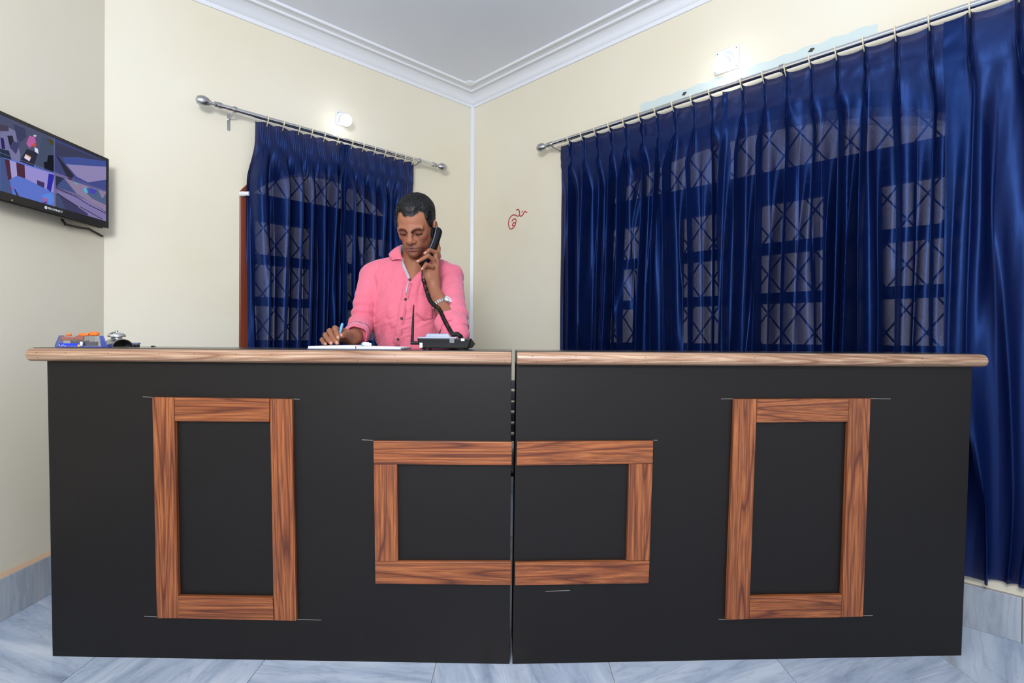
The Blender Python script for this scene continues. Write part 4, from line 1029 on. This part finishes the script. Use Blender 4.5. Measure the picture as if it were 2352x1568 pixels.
# writing hand
RW_ = J(814, 776.5, 1.838); RE = J(829, 748, 2.075)
RH = dict(index=[J(781, 760, 1.785), J(769.5, 753.5, 1.728), J(773.5, 765, 1.700), J(777, 775.5, 1.690)],
          middle=[J(774, 762, 1.792), J(757, 760, 1.735), J(766, 776, 1.705), J(774.5, 787.5, 1.692)],
          ring=[J(768, 768, 1.800), J(747.5, 769, 1.745), J(754, 780, 1.715), J(761, 788.3, 1.700)],
          little=[J(763, 775, 1.806), J(740, 780, 1.757), J(743, 786, 1.735), J(748, 790, 1.720)])
RT = [J(804, 775, 1.805), J(797, 767, 1.765), J(790, 768.5, 1.728), J(784.5, 770.5, 1.706)]
RFR = dict(index=.0080, middle=.0082, ring=.0078, little=.0068)
def right_arm(p):
    d = cap(p, RE, RW_, .037, .0235)
    palm = None
    for k, j in RH.items():
        r = RFR[k]
        c = cap(p, RW_ * .72 + j[0] * .28, j[0], .016, .0115)
        palm = c if palm is None else smin(palm, c, .012)
    palm = smin(palm, ell(p, (RW_ + RT[0] + RH['middle'][0] * 2) / 4, (.024, .026, .015)), .015)
    d = smin(d, palm, .020)
    d = smin(d, cap(p, RW_ * .5 + RT[0] * .5, RT[1], .0155, .0115), .014)
    for j, r in [(RH[k], RFR[k]) for k in RH] + [(RT, .0092)]:
        f = smin(smin(cap(p, j[0], j[1], r * 1.12, r * 1.06), cap(p, j[1], j[2], r * 1.04, r * .95), .003), cap(p, j[2], j[3], r * .96, r * .80), .003)
        d = smin(d, f, .0045)
    return d
# hand holding the handset
LW = J(996, 664, 1.995); LE = J(1046, 766.5, 1.885)
LH = dict(index=[J(1001, 600, 2.010), J(1006, 584, 2.022), J(1007, 570, 2.030), J(1005.5, 559, 2.034)],
          middle=[J(1000.5, 605, 2.004), J(1001, 580, 2.004), J(987, 574.5, 1.984), J(976.5, 582, 1.982)],
          ring=[J(999, 613, 1.998), J(995, 596.5, 1.985), J(983.5, 587.5, 1.967), J(960, 600.5, 1.955)],
          little=[J(997, 621, 1.992), J(992.5, 612, 1.968), J(979, 607, 1.950), J(970, 618, 1.952)])
LT = [J(985, 640, 2.010), J(975, 622, 2.028), J(973, 604, 2.040), J(977, 588, 2.050)]
LFR = dict(index=.0083, middle=.0083, ring=.0080, little=.0074)
def left_arm(p):
    d = cap(p, LE, LW, .038, .0225)
    palm = None
    for k, j in LH.items():
        c = cap(p, LW * .72 + j[0] * .28, j[0], .0175, .0125)
        palm = c if palm is None else smin(palm, c, .012)
    palm = smin(palm, ell(p, J(984.5, 634, 1.984), (.017, .016, .027)), .015)
    d = smin(d, palm, .018)
    d = smin(d, cap(p, LW * .4 + LT[0] * .6, LT[1], .016, .012), .014)
    for j, r in [(LH[k], LFR[k]) for k in LH] + [(LT, .0092)]:
        f = smin(smin(cap(p, j[0], j[1], r * 1.15, r * 1.08), cap(p, j[1], j[2], r * 1.05, r * .97), .003), cap(p, j[2], j[3], r * .97, r * .80), .003)
        d = smin(d, f, .004)
    return d
def lower_body(p):
    d = ell(p, (NB[0], 2.15, 1.02), (.118, .080, .20))
    d = smin(d, ell(p, (NB[0], 2.155, .86), (.150, .095, .11)), .06)
    for s in (-1, 1):
        h, k, a, t = (NB[0] + s * .075, 2.155, .84), (NB[0] + s * .085, 2.145, .46), (NB[0] + s * .090, 2.17, .07), (NB[0] + s * .105, 2.05, .035)
        d = smin(d, cap(p, h, k, .075, .052), .04); d = smin(d, cap(p, k, a, .050, .036), .03); d = smin(d, cap(p, a, t, .036, .030), .02)
    return d
man = thing('person', 'man in pink shirt behind the counter, writing while holding a black handset', 'person', (NB[0], 2.15, 0))
# colours of the skin
SK = np.array([.300, .122, .070]); 
def head_cols(v):
    q = hl(v.astype(np.float32)); qa = q.copy(); qa[:, 0] = np.abs(q[:, 0]); n = len(v); c = np.tile(SK, (n, 1))
    def blend(col, w):
        nonlocal c
        w = np.clip(w, 0, 1)[:, None]; c = c * (1 - w) + np.array(col) * w
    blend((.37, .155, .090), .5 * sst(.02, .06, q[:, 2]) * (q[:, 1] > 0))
    blend((.26, .085, .048), sst(.02, 0, ell(qa, (.040, .07, -.03), (.022, .03, .02))) * .5)
    blend((.115, .042, .028), sst(.012, -.004, ell(q, (0, .08, -.095), (.050, .05, .036))) * .50 * (q[:, 2] < -.058))   # beard shadow
    blend((.055, .024, .018), sst(.006, -.003, ell(q, (0, .098, -.0590), (.027, .02, .0045))) * .45)          # moustache
    blend((.150, .058, .050), sst(.003, -.002, ell(qa, (.010, .091, -.0668), (.019, .014, .0048))) * .85)
    blend((.27, .115, .105), sst(.003, -.002, ell(q, (0, .093, -.0772), (.022, .014, .0055))) * .85)
    blend((.03, .012, .01), sst(.003, .0005, cap(qa, (0, .1015, -.0718), (.0280, .0865, -.0728), .0006)) * .85)
    br = cap(qa, (.0085, .099, -.0030), (.028, .096, .0050), .0052, .0052); br = np.minimum(br, cap(qa, (.028, .096, .0050), (.050, .078, .0075), .0050, .0026)) + .0008 * vn3(q * np.array([300, 300, 500], np.float32), 4)
    blend((.012, .008, .007), sst(.0035, -.0015, br) * .93)
    blend((.10, .036, .022), sst(.010, -.006, sph(qa, (.031, .084, -.007), .018)) * .78)                       # lids and sockets: shade of the deep-set eyes put into the colour
    blend((.012, .007, .006), sst(.0026, .0006, cap(qa, (.0185, .0905, -.0166), (.0445, .0808, -.0154), .0019)) * .95)
    blend((.02, .009, .007), sst(.002, -.001, ell(qa, (.0068, .106, -.0500), (.0046, .006, .0034))))
    # neck a little darker under the jaw
    return np.c_[c, np.ones(n)]
def hand_cols(v, joints, side):
    n = len(v); c = np.tile(SK * .92, (n, 1)); cam_dir = np.array([0, -1., .25])
    c += (.012 * vn3(v * 60, 3))[:, None] * np.array([1, .45, .3])
    for j in joints:
        for kn in j[1:3]:
            w = np.clip(1 - np.linalg.norm(v - (kn + cam_dir * .006), axis=1) / .011, 0, 1)[:, None] * .45; c = c * (1 - w) + SK * .55 * w
        t = j[3] + (j[3] - j[2]) / np.linalg.norm(j[3] - j[2]) * .001
        ctr = t + np.array([0, -.0062, .0022]); ax = (j[3] - j[2]) / np.linalg.norm(j[3] - j[2]); r = v - ctr; al = r @ ax; pe = np.linalg.norm(r - al[:, None] * ax, axis=1)
        w = (sst(1.15, .85, np.sqrt((al / .0060) ** 2 + (pe / .0046) ** 2)) * .85)[:, None]; c = c * (1 - w) + np.array([.50, .27, .21]) * w
    return np.c_[c, np.ones(n)]
def build_man():
    lo = HCEN - [.125, .145, .31]; hi = HCEN + [.125, .13, .15]
    box = lambda p: np.max(np.abs(p - np.array((lo + hi) / 2, np.float32)) - np.array((hi - lo) / 2 - .004, np.float32), axis=-1)
    v1, q1 = surface(lambda p: np.maximum(upper_body(p), box(p)), lo, hi, .0016)
    def arm(f, js):
        P = np.array(js); lo, hi = P.min(0) - .055, P.max(0) + .055; return surface(f, lo, hi, .0015)
    v2, q2 = arm(right_arm, [RE, RW_] + sum(RH.values(), []) + RT)
    v3, q3 = arm(left_arm, [LE, LW] + sum(LH.values(), []) + LT)
    up_arms = lambda p: smin(smin(cap(p, SHR, RE, .034, .030), cap(p, SHL, LE, .034, .030), .01), smin(chest_skin(p), lower_body(p), .05), .04)
    v4, q4 = surface(up_arms, (NB[0] - .32, 1.80, 0), (NB[0] + .30, 2.32, 1.26), .010)
    flat = lambda v: np.c_[np.tile(SK * .9, (len(v), 1)), np.ones(len(v))]
    mesh_of('body', [(v1, q1), (v2, q2), (v3, q3), (v4, q4)], M['skin'], man, [head_cols(v1), hand_cols(v2, list(RH.values()) + [RT], 'R'), hand_cols(v3, list(LH.values()) + [LT], 'L'), flat(v4)])
    # hair: a cap over the skull, cut at the hairline
    def hair(p):
        q = hl(p); xs_, y, z = q[..., 0], q[..., 1], q[..., 2]; x = np.abs(xs_)
        base = smin(skull(q), ell(q, (0, .018, .012), (.0635, .073, .085)), .03)
        line = .0575 + .0025 * vn3(q * 120, 2) + .0016 * vn3(q * 320, 6) + .014 * np.exp(-((x - .040) / .014) ** 2) + .004 * np.exp(-((xs_ + .004) / .020) ** 2) * 0
        line = np.where(x > .053, np.minimum(line, .063 - (x - .053) * 4.2), line)
        t1 = np.clip((.022 - y) / .03, 0, 1)                                # from the temple back to above the ear
        side = line * (1 - t1) + (-.004) * t1
        nape = -.058 + .088 * np.exp(-((y + .012) / .024) ** 2)              # arched round the ear
        lim = np.where(y > -.008, side, nape)
        ins_ = z - lim
        earcut = .024 - np.sqrt(((y + .012) / .85) ** 2 + ((z + .010) / 1.3) ** 2) * 1.0
        ins_ = np.where(x > .055, np.minimum(ins_, -earcut), ins_)
        th = (.0035 + .0075 * sst(.02, .10, z)) * sst(-.002, .034, ins_) + .0006
        d = base - th - .0010 * vn3(q * np.array([230, 90, 150], np.float32), 5) * sst(0, .02, ins_) - .0015 * vn3(q * 70, 8) * sst(0, .03, ins_)
        return np.maximum(d, -ins_ * .8) * HS
    lo = HCEN - [.10, .13, .12]; hi = HCEN + [.10, .15, .15]
    hv, hq = surface(hair, lo, hi, .0015)
    ho = mesh_of('hair', [(hv, hq)], M['hair'], man)
    # short strands lying over it
    r = np.random.default_rng(5); e1 = hv[hq[:, 1]] - hv[hq[:, 0]]; e2 = hv[hq[:, 3]] - hv[hq[:, 0]]; nn = np.cross(e1, e2); ln = np.linalg.norm(nn, axis=1); nn /= ln[:, None] + 1e-12
    ctr = hv[hq].mean(1); qq = hl(ctr.astype(np.float32)); ok = (np.sum(nn * (ctr - HCEN), 1) > 0) & (np.abs(hair(ctr.astype(np.float32))) < .003)
    idx = r.choice(np.where(ok)[0], 26000); p0 = ctr[idx]; n0 = nn[idx]
    flow = np.stack([.35 * np.sign(qq[idx, 0]) * np.abs(qq[idx, 0]) / .07, .9 * sst(.02, .09, qq[idx, 2]) , -1.0 + 1.2 * sst(.05, .11, qq[idx, 2])], 1) @ HR + r.normal(size=(26000, 3)) * .25
    flow -= n0 * np.sum(flow * n0, 1)[:, None]; flow /= np.linalg.norm(flow, axis=1)[:, None] + 1e-9
    L = r.uniform(.004, .009, 26000)[:, None]; w = np.cross(n0, flow) * .00030
    a = p0 - n0 * .001; b = p0 + flow * L * .6 + n0 * L * .13; c = p0 + flow * L + n0 * L * .05
    V = np.stack([a - w, a + w, b + w * .8, b - w * .8, c], 1).reshape(-1, 3) - origin_of(ho)
    k = np.arange(26000) * 5; me = bpy.data.meshes.new('hair_strands'); me.from_pydata(V.tolist(), [], np.stack([k, k + 1, k + 2, k + 3], 1).tolist() + np.stack([k + 3, k + 2, k + 4], 1).tolist())
    fin('hair_strands', me, M['hair'], ho, 'all', kind='stuff')
build_man()

# ---- shirt
RCU = RW_ * .70 + RE * .30; LCU = J(1031, 744, 1.900)
_sl = lambda p, a, b: np.clip(((p - np.array(a, np.float32)) @ np.array(np.array(b) - a, np.float32)) / float((np.array(b) - a) @ (np.array(b) - a)), 0, 1)
VW = J(941, 640, 2.0)
def shirt(p):
    p = np.asarray(p, np.float32)
    d = ell(p, atY(944, 692, 2.14), (.146, .104, .185))
    d = smin(d, ell(p, (NB[0] + .000, 2.135, .96), (.146, .102, .24)), .07)
    d = smin(d, cap(p, SHR, SHL, .050), .05)
    d = smin(d, cap(p, NB + np.array([0, .03, .0]), SHR + [-.0, .01, .002], .058, .047), .03); d = smin(d, cap(p, NB + np.array([0, .03, .0]), SHL + [.0, .01, .002], .058, .047), .03)
    # soft folds of the body
    R1 = np.array([[.9, .2, .4], [0, 1, 0], [-.45, .1, .9]], np.float32)
    a_ = vn3((p @ R1) * np.array([26, 9, 9], np.float32), 4); b_ = vn3(p * np.array([34, 20, 12], np.float32) + .6 * a_[..., None], 9); c_ = vn3((p @ R1.T) * np.array([14, 12, 60], np.float32) + .8 * b_[..., None], 14)
    low_ = np.clip((1.16 - p[..., 2]) / .14, 0, 1)
    w = .0052 * a_ + .0068 * (.35 - np.abs(b_)) + .0055 * (.35 - np.abs(c_)) * low_
    d = d + w
    # sleeves
    for (a, b, c, r0, r1, r2, sd) in ((SHR, RE, RCU, .050, .042, .037, 3), (SHL, LE, LCU, .050, .047, .038, 5)):
        a, b, c = [np.array(k, np.float32) for k in (a, b, c)]
        u = cap(p, a, b, r0, r1); l = cap(p, b, c, r1, r2)
        tu = _sl(p, a, b); tl = _sl(p, b, c)
        rip = .0042 * np.sin(tu * 40 + 3.0 * vn3(p * 16, sd)) * np.clip(tu * 1.6 - .55, 0, 1) + .004 * vn3(p * np.array([30, 24, 16], np.float32), sd + 1)
        ril = .0046 * np.sin(tl * 30 + 3.4 * vn3(p * 18, sd + 2)) * np.clip(1.1 - tl, 0, 1) + .0022 * vn3(p * 34, sd + 3)
        d = smin(d, smin(u + rip, l + ril, .016), .008)
    # open neck: a V down to the first fastened button
    z = p[..., 2]; x = p[..., 0]; vz = float(VW[2]); vx = float(VW[0])
    xc = vx + (z - vz) * .10
    wedge = np.maximum(np.maximum(np.abs(x - xc) - np.clip((z - vz) * .62, -.05, .046), vz - z), p[..., 1] - 2.10)
    d = np.maximum(d, -wedge)
    d = np.maximum(d, -cap(p, NB + np.array([0, .028, -.03]), NB + np.array([0, -.01, .2]), .0575))
    return d
def sh_hit(px, py, off=0.0):
    v = ray(px, py); v = v / np.linalg.norm(v); t = 1.75
    for _ in range(140):
        dd = float(shirt((O + v * t)[None].astype(np.float32))[0])
        if dd < .0006: break
        t += max(dd * .55, .0004)
    return O + v * (t - off)
def build_shirt():
    v, q = surface(lambda p: np.maximum(shirt(p), .78 - p[..., 2]), (NB[0] - .33, 1.80, .77), (NB[0] + .31, 2.33, 1.36), .0030)
    so = mesh_of('shirt', [(v, q)], M['shirt'], man)
    # collar: stand and fold, open in front
    def spline(K, m):
        K = [np.array(k, float) for k in K]; Q = []
        for i in range(len(K) - 1):
            p0, p1, p2, p3 = K[max(i - 1, 0)], K[i], K[i + 1], K[min(i + 2, len(K) - 1)]
            for t in np.linspace(0, 1, m + 1)[:-1]: Q.append(.5 * (2 * p1 + (p2 - p0) * t + (2 * p0 - 5 * p1 + 4 * p2 - p3) * t * t + (3 * p1 - p0 - 3 * p2 + p3) * t ** 3))
        return np.array(Q + [K[-1]])
    tipL, tipR = sh_hit(900.5, 599, .005), sh_hit(986, 626, .005); inL, inR = sh_hit(923.5, 597, .006), sh_hit(963, 612, .006)
    low = [sh_hit(932, 618, .002), J(921, 592, 2.11), J(953, 580, 2.175), J(986, 594, 2.11), sh_hit(957, 622, .002)]
    topc = [inL, J(919.5, 569, 2.09), J(931, 560, 2.15), J(953, 557, 2.19), J(976, 561, 2.15), J(989, 573, 2.09), inR]
    botc = [tipL, J(893.5, 583, 2.10), J(912, 578, 2.19), J(953, 582, 2.225), J(994, 580, 2.19), J(1013, 590, 2.10), tipR]
    T_, B_ = spline(topc, 8), spline(botc, 8); P = np.zeros((len(T_), 7, 3))
    for i in range(len(T_)):
        mid = T_[i] * .55 + B_[i] * .45 + np.array([0, 0, .006]) + (B_[i] - NB) / np.linalg.norm(B_[i] - NB) * .007
        for k in range(7):
            u_ = k / 6; P[i, k] = (1 - u_) ** 2 * T_[i] + 2 * u_ * (1 - u_) * mid + u_ * u_ * B_[i]
    L_ = spline(low, 12); S_ = np.stack([T_, (T_ + L_[:len(T_)]) / 2, L_[:len(T_)]], 1)
    st_ = MB().grid(S_).build('collar_stand', M['lining'], so, smooth='all'); m = st_.modifiers.new('cloth', 'SOLIDIFY'); m.thickness = .0016; m.offset = 0
    co_ = MB().grid(P).build('collar', M['shirt'], so, smooth='all')
    m = co_.modifiers.new('cloth', 'SOLIDIFY'); m.thickness = .0022; m.offset = 0
    # grey inner placket edge down the open neck
    def ribbon(pts, w, off, name, mat):
        C_ = [sh_hit(x, y, off) for x, y in pts]; A = []
        for i, p in enumerate(C_):
            t = C_[min(i + 1, len(C_) - 1)] - C_[max(i - 1, 0)]; sdir = np.cross(t, [0, -1., 0]); sdir /= np.linalg.norm(sdir); A.append([p - sdir * w / 2, p + sdir * w / 2])
        o = MB().grid(np.array(A)).build(name, mat, so, smooth='all'); mm = o.modifiers.new('cloth', 'SOLIDIFY'); mm.thickness = .0012; mm.offset = 0; return o
    ribbon([(923, 599), (927.5, 611), (932.5, 623), (937.5, 634), (939.5, 640)], .0105, .003, 'placket_lining', M['lining'])
    ribbon([(938.5, 646), (936, 656), (933.5, 667), (931.5, 676)], .0055, .0028, 'placket_lining', M['lining'])
    ribbon([(938, 648), (934, 664), (930, 682), (926.5, 700), (922.5, 720), (919, 740), (915.5, 762), (912, 784), (909, 798)], .030, .0001, 'placket', M['shirt'])
    for x, y in ((941.5, 642), (931.5, 687), (922.5, 731), (914, 779)):
        p = sh_hit(x, y, .0022); MB().lathe(p, (0, -1, .08), [(.0001, 0), (.0046, .0002), (.0050, .0016), (.0040, .0022), (.0032, .0016), (.0001, .0015)], 16).build('button', M['shoe'], so, smooth=True)
    # chest pocket with a pointed hem and small red stitched mark
    poly = [(958, 696), (1000, 696), (1000, 731), (971, 736), (952, 722)]
    top = [sh_hit(x, y, .002) for x, y in ((961, 672), (975, 677), (994, 684))]; bot = [sh_hit(x, y, .002) for x, y in ((955, 719), (971, 735), (994, 731))]
    G = np.array([[sh_hit(961 + (994 - 961) * a - 6 * b * (1 - a), (672 + 12 * a) * (1 - b) + (719 + (16 if a > .48 else 16 * a / .48) - (4 * (a - .48) / .52 if a > .48 else 0)) * b, .0022) for b in np.linspace(0, 1, 9)] for a in np.linspace(0, 1, 9)])
    pk = MB().grid(G).build('pocket', M['shirt'], so, smooth='all'); mm = pk.modifiers.new('cloth', 'SOLIDIFY'); mm.thickness = .0016; mm.offset = 0
    def stitch(pts, name, r, mat):
        MB().tube([sh_hit(x, y, .0042) for x, y in pts], r, 5).build(name, mat, so)
    stitch([(953.5, 718.5), (962, 726), (971, 734.5), (983, 733), (994, 730)], 'pocket_hem', .0011, M['shirt'])
    stitch([(987, 726), (987.6, 722), (989, 721.5), (989.6, 725)], 'stitched_mark', .0005, M['red_paint']); 
    # turned-back cuffs
    def cuff(a, b, w, r0, r1, seed):
        ax = (b - a) / np.linalg.norm(b - a); u = np.cross(ax, [0, 0, 1.]); u /= np.linalg.norm(u); v_ = np.cross(ax, u); n = 36; P = np.zeros((n + 1, 7, 3))
        for i in range(n + 1):
            t = 2 * pi * i / n; wob = 1 + .05 * sin(2 * t + seed) + .035 * sin(5 * t + seed * 2)
            for k, (h, r) in enumerate(((-w, r0 * .97), (-w, r0 * 1.03), (-w * .5, (r0 + r1) / 2 * 1.05), (-.003, r1 * 1.04), (.0, r1 * 1.01), (-.002, r1 * .95), (-w * .6, r1 * .93))):
                P[i, k] = b + ax * (h + .003 * sin(3 * t + seed)) + (u * cos(t) + v_ * sin(t)) * r * wob
        MB().grid(P).build('cuff', M['shirt'], so, smooth='all')
    axr = (RW_ - RE) / np.linalg.norm(RW_ - RE); cuff(RE, RCU + axr * .044, .058, .0435, .0365, 1)
    axl = (LCU - LE) / np.linalg.norm(LCU - LE); cuff(LE, LCU + axl * .034, .046, .0445, .0370, 4)
    tv_, tq = surface(lambda p: np.maximum(lower_body(p) - .012, np.maximum(p[..., 2] - .90, .055 - p[..., 2])), (NB[0] - .22, 1.98, .03), (NB[0] + .22, 2.30, .93), .010)
    mesh_of('trousers', [(tv_, tq)], M['trousers'], man)
    for s in (-1, 1):
        v_, q_ = surface(lambda p: np.maximum(smin(cap(p, (NB[0] + s * .090, 2.19, .045), (NB[0] + s * .105, 2.02, .035), .045, .036), cap(p, (NB[0] + s * .09, 2.17, .06), (NB[0] + s * .09, 2.17, .09), .045), .02), .002 - p[..., 2]), (NB[0] + s * .097 - .08, 1.95, -.01), (NB[0] + s * .097 + .08, 2.27, .16), .008)
        mesh_of('shoe', [(v_, q_)], M['shoe'], man)
build_shirt()

# ---- wristwatch on the raised arm
def watch():
    ax = (LE - LW) / np.linalg.norm(LE - LW); c = LW + ax * .083; out = np.array([.80, -.52, .25]); out -= ax * (out @ ax); out /= np.linalg.norm(out); sd = np.cross(ax, out)
    root = thing('wristwatch', 'silver wristwatch on the arm holding the handset', 'watch', tuple(c + out * .028))
    R = .0309
    for k in range(26):
        t = 2 * pi * k / 26
        if abs((t + pi) % (2 * pi) - pi) < .42: continue
        d = out * cos(t) + sd * sin(t); MB().obox(c + d * R, ax, d, np.cross(ax, d), .0068 if k % 2 else .0062, .0016, .0029).build('bracelet_link', M['chrome'], root)
    MB().lathe(c + out * (R - .002), out, [(.015, 0), (.0172, .001), (.0175, .006), (.016, .0085), (.0145, .0088)], 26).build('case', M['chrome'], root, smooth=True)
    MB().lathe(c + out * (R + .0064), out, [(.0142, 0), (.0142, .0006)], 26).build('dial', M['white_plastic'], root)
    hd = MB()
    for an, L in ((.6, .008), (2.4, .011)):
        d = ax * cos(an) + sd * sin(an); hd.obox(c + out * (R + .0073) + d * L / 2, d, out, np.cross(d, out), L / 2, .0002, .0005)
    hd.build('hands', M['shoe'], root)
    MB().lathe(c + out * (R + .0035) + ax * .0172, ax, [(.0022, 0), (.0022, .003)], 10).build('crown', M['chrome'], root)
watch()

# ---- pen in the writing hand
a, b = J(774.3, 788.0, 1.686), J(786.3, 743, 1.775); ax = (b - a) / np.linalg.norm(b - a); L = np.linalg.norm(b - a)
pn = thing('pen', 'sky-blue ballpoint pen held in the writing hand', 'pen', tuple(a))
MB().lathe(a, ax, [(.0004, 0), (.0010, .004), (.0022, .010)], 12).build('nib', M['steel'], pn, smooth=True)
MB().lathe(a, ax, [(.0023, .010), (.0036, .018), (.0040, .030)], 14).build('grip', M['white_plastic'], pn, smooth=True)
MB().lathe(a, ax, [(.0041, .030), (.0041, L - .004), (.0034, L - .001), (.0015, L)], 16).build('barrel', M['pen_blue'], pn, smooth=True)

# ---- handset and its coiled cord
def handset():
    top, bot = J(1006, 526, 2.050), J(968, 611, 1.978)
    ax = (bot - top) / np.linalg.norm(bot - top); L = np.linalg.norm(bot - top)
    inner = np.array([-1, .1, -.3]); inner -= ax * (inner @ ax); inner /= np.linalg.norm(inner); side = np.cross(ax, inner)   # inner: towards the face
    root = thing('telephone_handset', 'black telephone handset pressed to the ear of the man', 'handset', tuple((top + bot) / 2))
    st = np.linspace(0, 1, 26); V = []; n = 20
    for t in st:
        bow = -.010 * sin(pi * t)                      # back bulges away from the face
        c = top + ax * (L * t - .004) - inner * (.002 + -bow * 1.1)
        w = .0165 - .0035 * sin(pi * t) ** 1.5; th = .0122 + .0020 * (1 - sin(pi * t))
        e = min(1, min(t, 1 - t) / .06); w *= sqrt(max(1 - (1 - e) ** 2, .02)); th *= sqrt(max(1 - (1 - e) ** 2, .03))
        for k in range(n):
            a = 2 * pi * k / n; ca, sa = cos(a), sin(a); ca = np.sign(ca) * abs(ca) ** .7; sa = np.sign(sa) * abs(sa) ** .7
            V.append(c + inner * th * ca + side * w * sa)
    Fs = [(i * n + k, i * n + (k + 1) % n, (i + 1) * n + (k + 1) % n, (i + 1) * n + k) for i in range(len(st) - 1) for k in range(n)] + [tuple(range(n - 1, -1, -1)), tuple(range((len(st) - 1) * n, len(st) * n))]
    MB().add(V, Fs).build('handle', M['black_plastic'], root, smooth=True)
    MB().lathe(top + ax * .020 + inner * .002, inner, [(.021, 0), (.0215, .006), (.019, .016), (.016, .019), (.0001, .017)], 24).build('earpiece', M['black_plastic'], root, smooth=True)
    MB().lathe(bot - ax * .018 + inner * .002, inner, [(.0150, 0), (.0150, .004), (.0135, .008), (.011, .009), (.0001, .008)], 24).build('mouthpiece', M['black_plastic'], root, smooth=True)
    # pale seam along the side that faces the room
    sg = 1 if (side @ np.array([0, -1, 0])) > 0 else -1
    P = []
    for t in np.linspace(.03, .97, 22):
        bow = .010 * sin(pi * t); w = .0165 - .0035 * sin(pi * t) ** 1.5
        P.append(top + ax * (L * t - .004) - inner * (.002 + bow * 1.1) + side * sg * (w + .0002) + inner * .002)
    MB().tube(P, .0016, 6).build('seam_strip', M['phone_top'], root, smooth='all')
    # the cord: short straight lead, then a coil down to the telephone
    pts = [bot + ax * .001, J(970, 622, 1.950), J(969, 634, 1.945), J(970, 642, 1.942)]
    lead = MB().tube(pts, .0022, 8)
    key = [J(972, 641, 1.940), J(975, 650, 1.932), J(980, 668, 1.925), J(987, 688, 1.90), J(996, 700, 1.88), J(1006, 706.5, 1.868), J(1012, 715, 1.86), J(1020, 733, 1.845), J(1030, 752, 1.825), J(1038, 765, 1.80), J(1042, 768, 1.775), J(1050, 767, 1.745), J(1058, 773, PY + .03), J(1060, 777, PY + .03)]
    K = [np.array(k) for k in key]; C_ = []
    for i in range(len(K) - 1):
        p0, p1, p2, p3 = K[max(i - 1, 0)], K[i], K[i + 1], K[min(i + 2, len(K) - 1)]
        for t in np.linspace(0, 1, 40)[:-1]: C_.append(.5 * (2 * p1 + (p2 - p0) * t + (2 * p0 - 5 * p1 + 4 * p2 - p3) * t * t + (3 * p1 - p0 - 3 * p2 + p3) * t ** 3))
    C_ = np.array(C_); s = np.r_[0, np.cumsum(np.linalg.norm(np.diff(C_, axis=0), axis=1))]; tot = s[-1]; turns = tot / .0056; m = int(turns * 12); S = np.linspace(0, tot, m)
    Q = np.stack([np.interp(S, s, C_[:, i]) for i in range(3)], 1); Tn = np.gradient(Q, axis=0); Tn /= np.linalg.norm(Tn, axis=1)[:, None]
    a = np.cross(Tn[0], [0, 1., 0]); H = []
    for i in range(m):
        a = a - Tn[i] * (a @ Tn[i]); a /= np.linalg.norm(a); b_ = np.cross(Tn[i], a); ang = 2 * pi * turns * i / (m - 1); r = .0058
        H.append(Q[i] + r * (a * cos(ang) + b_ * sin(ang)))
    lead.tube(H, .0017, 6); lead.build('coiled_cord', M['black_plastic'], phone_root, smooth='all')
handset()
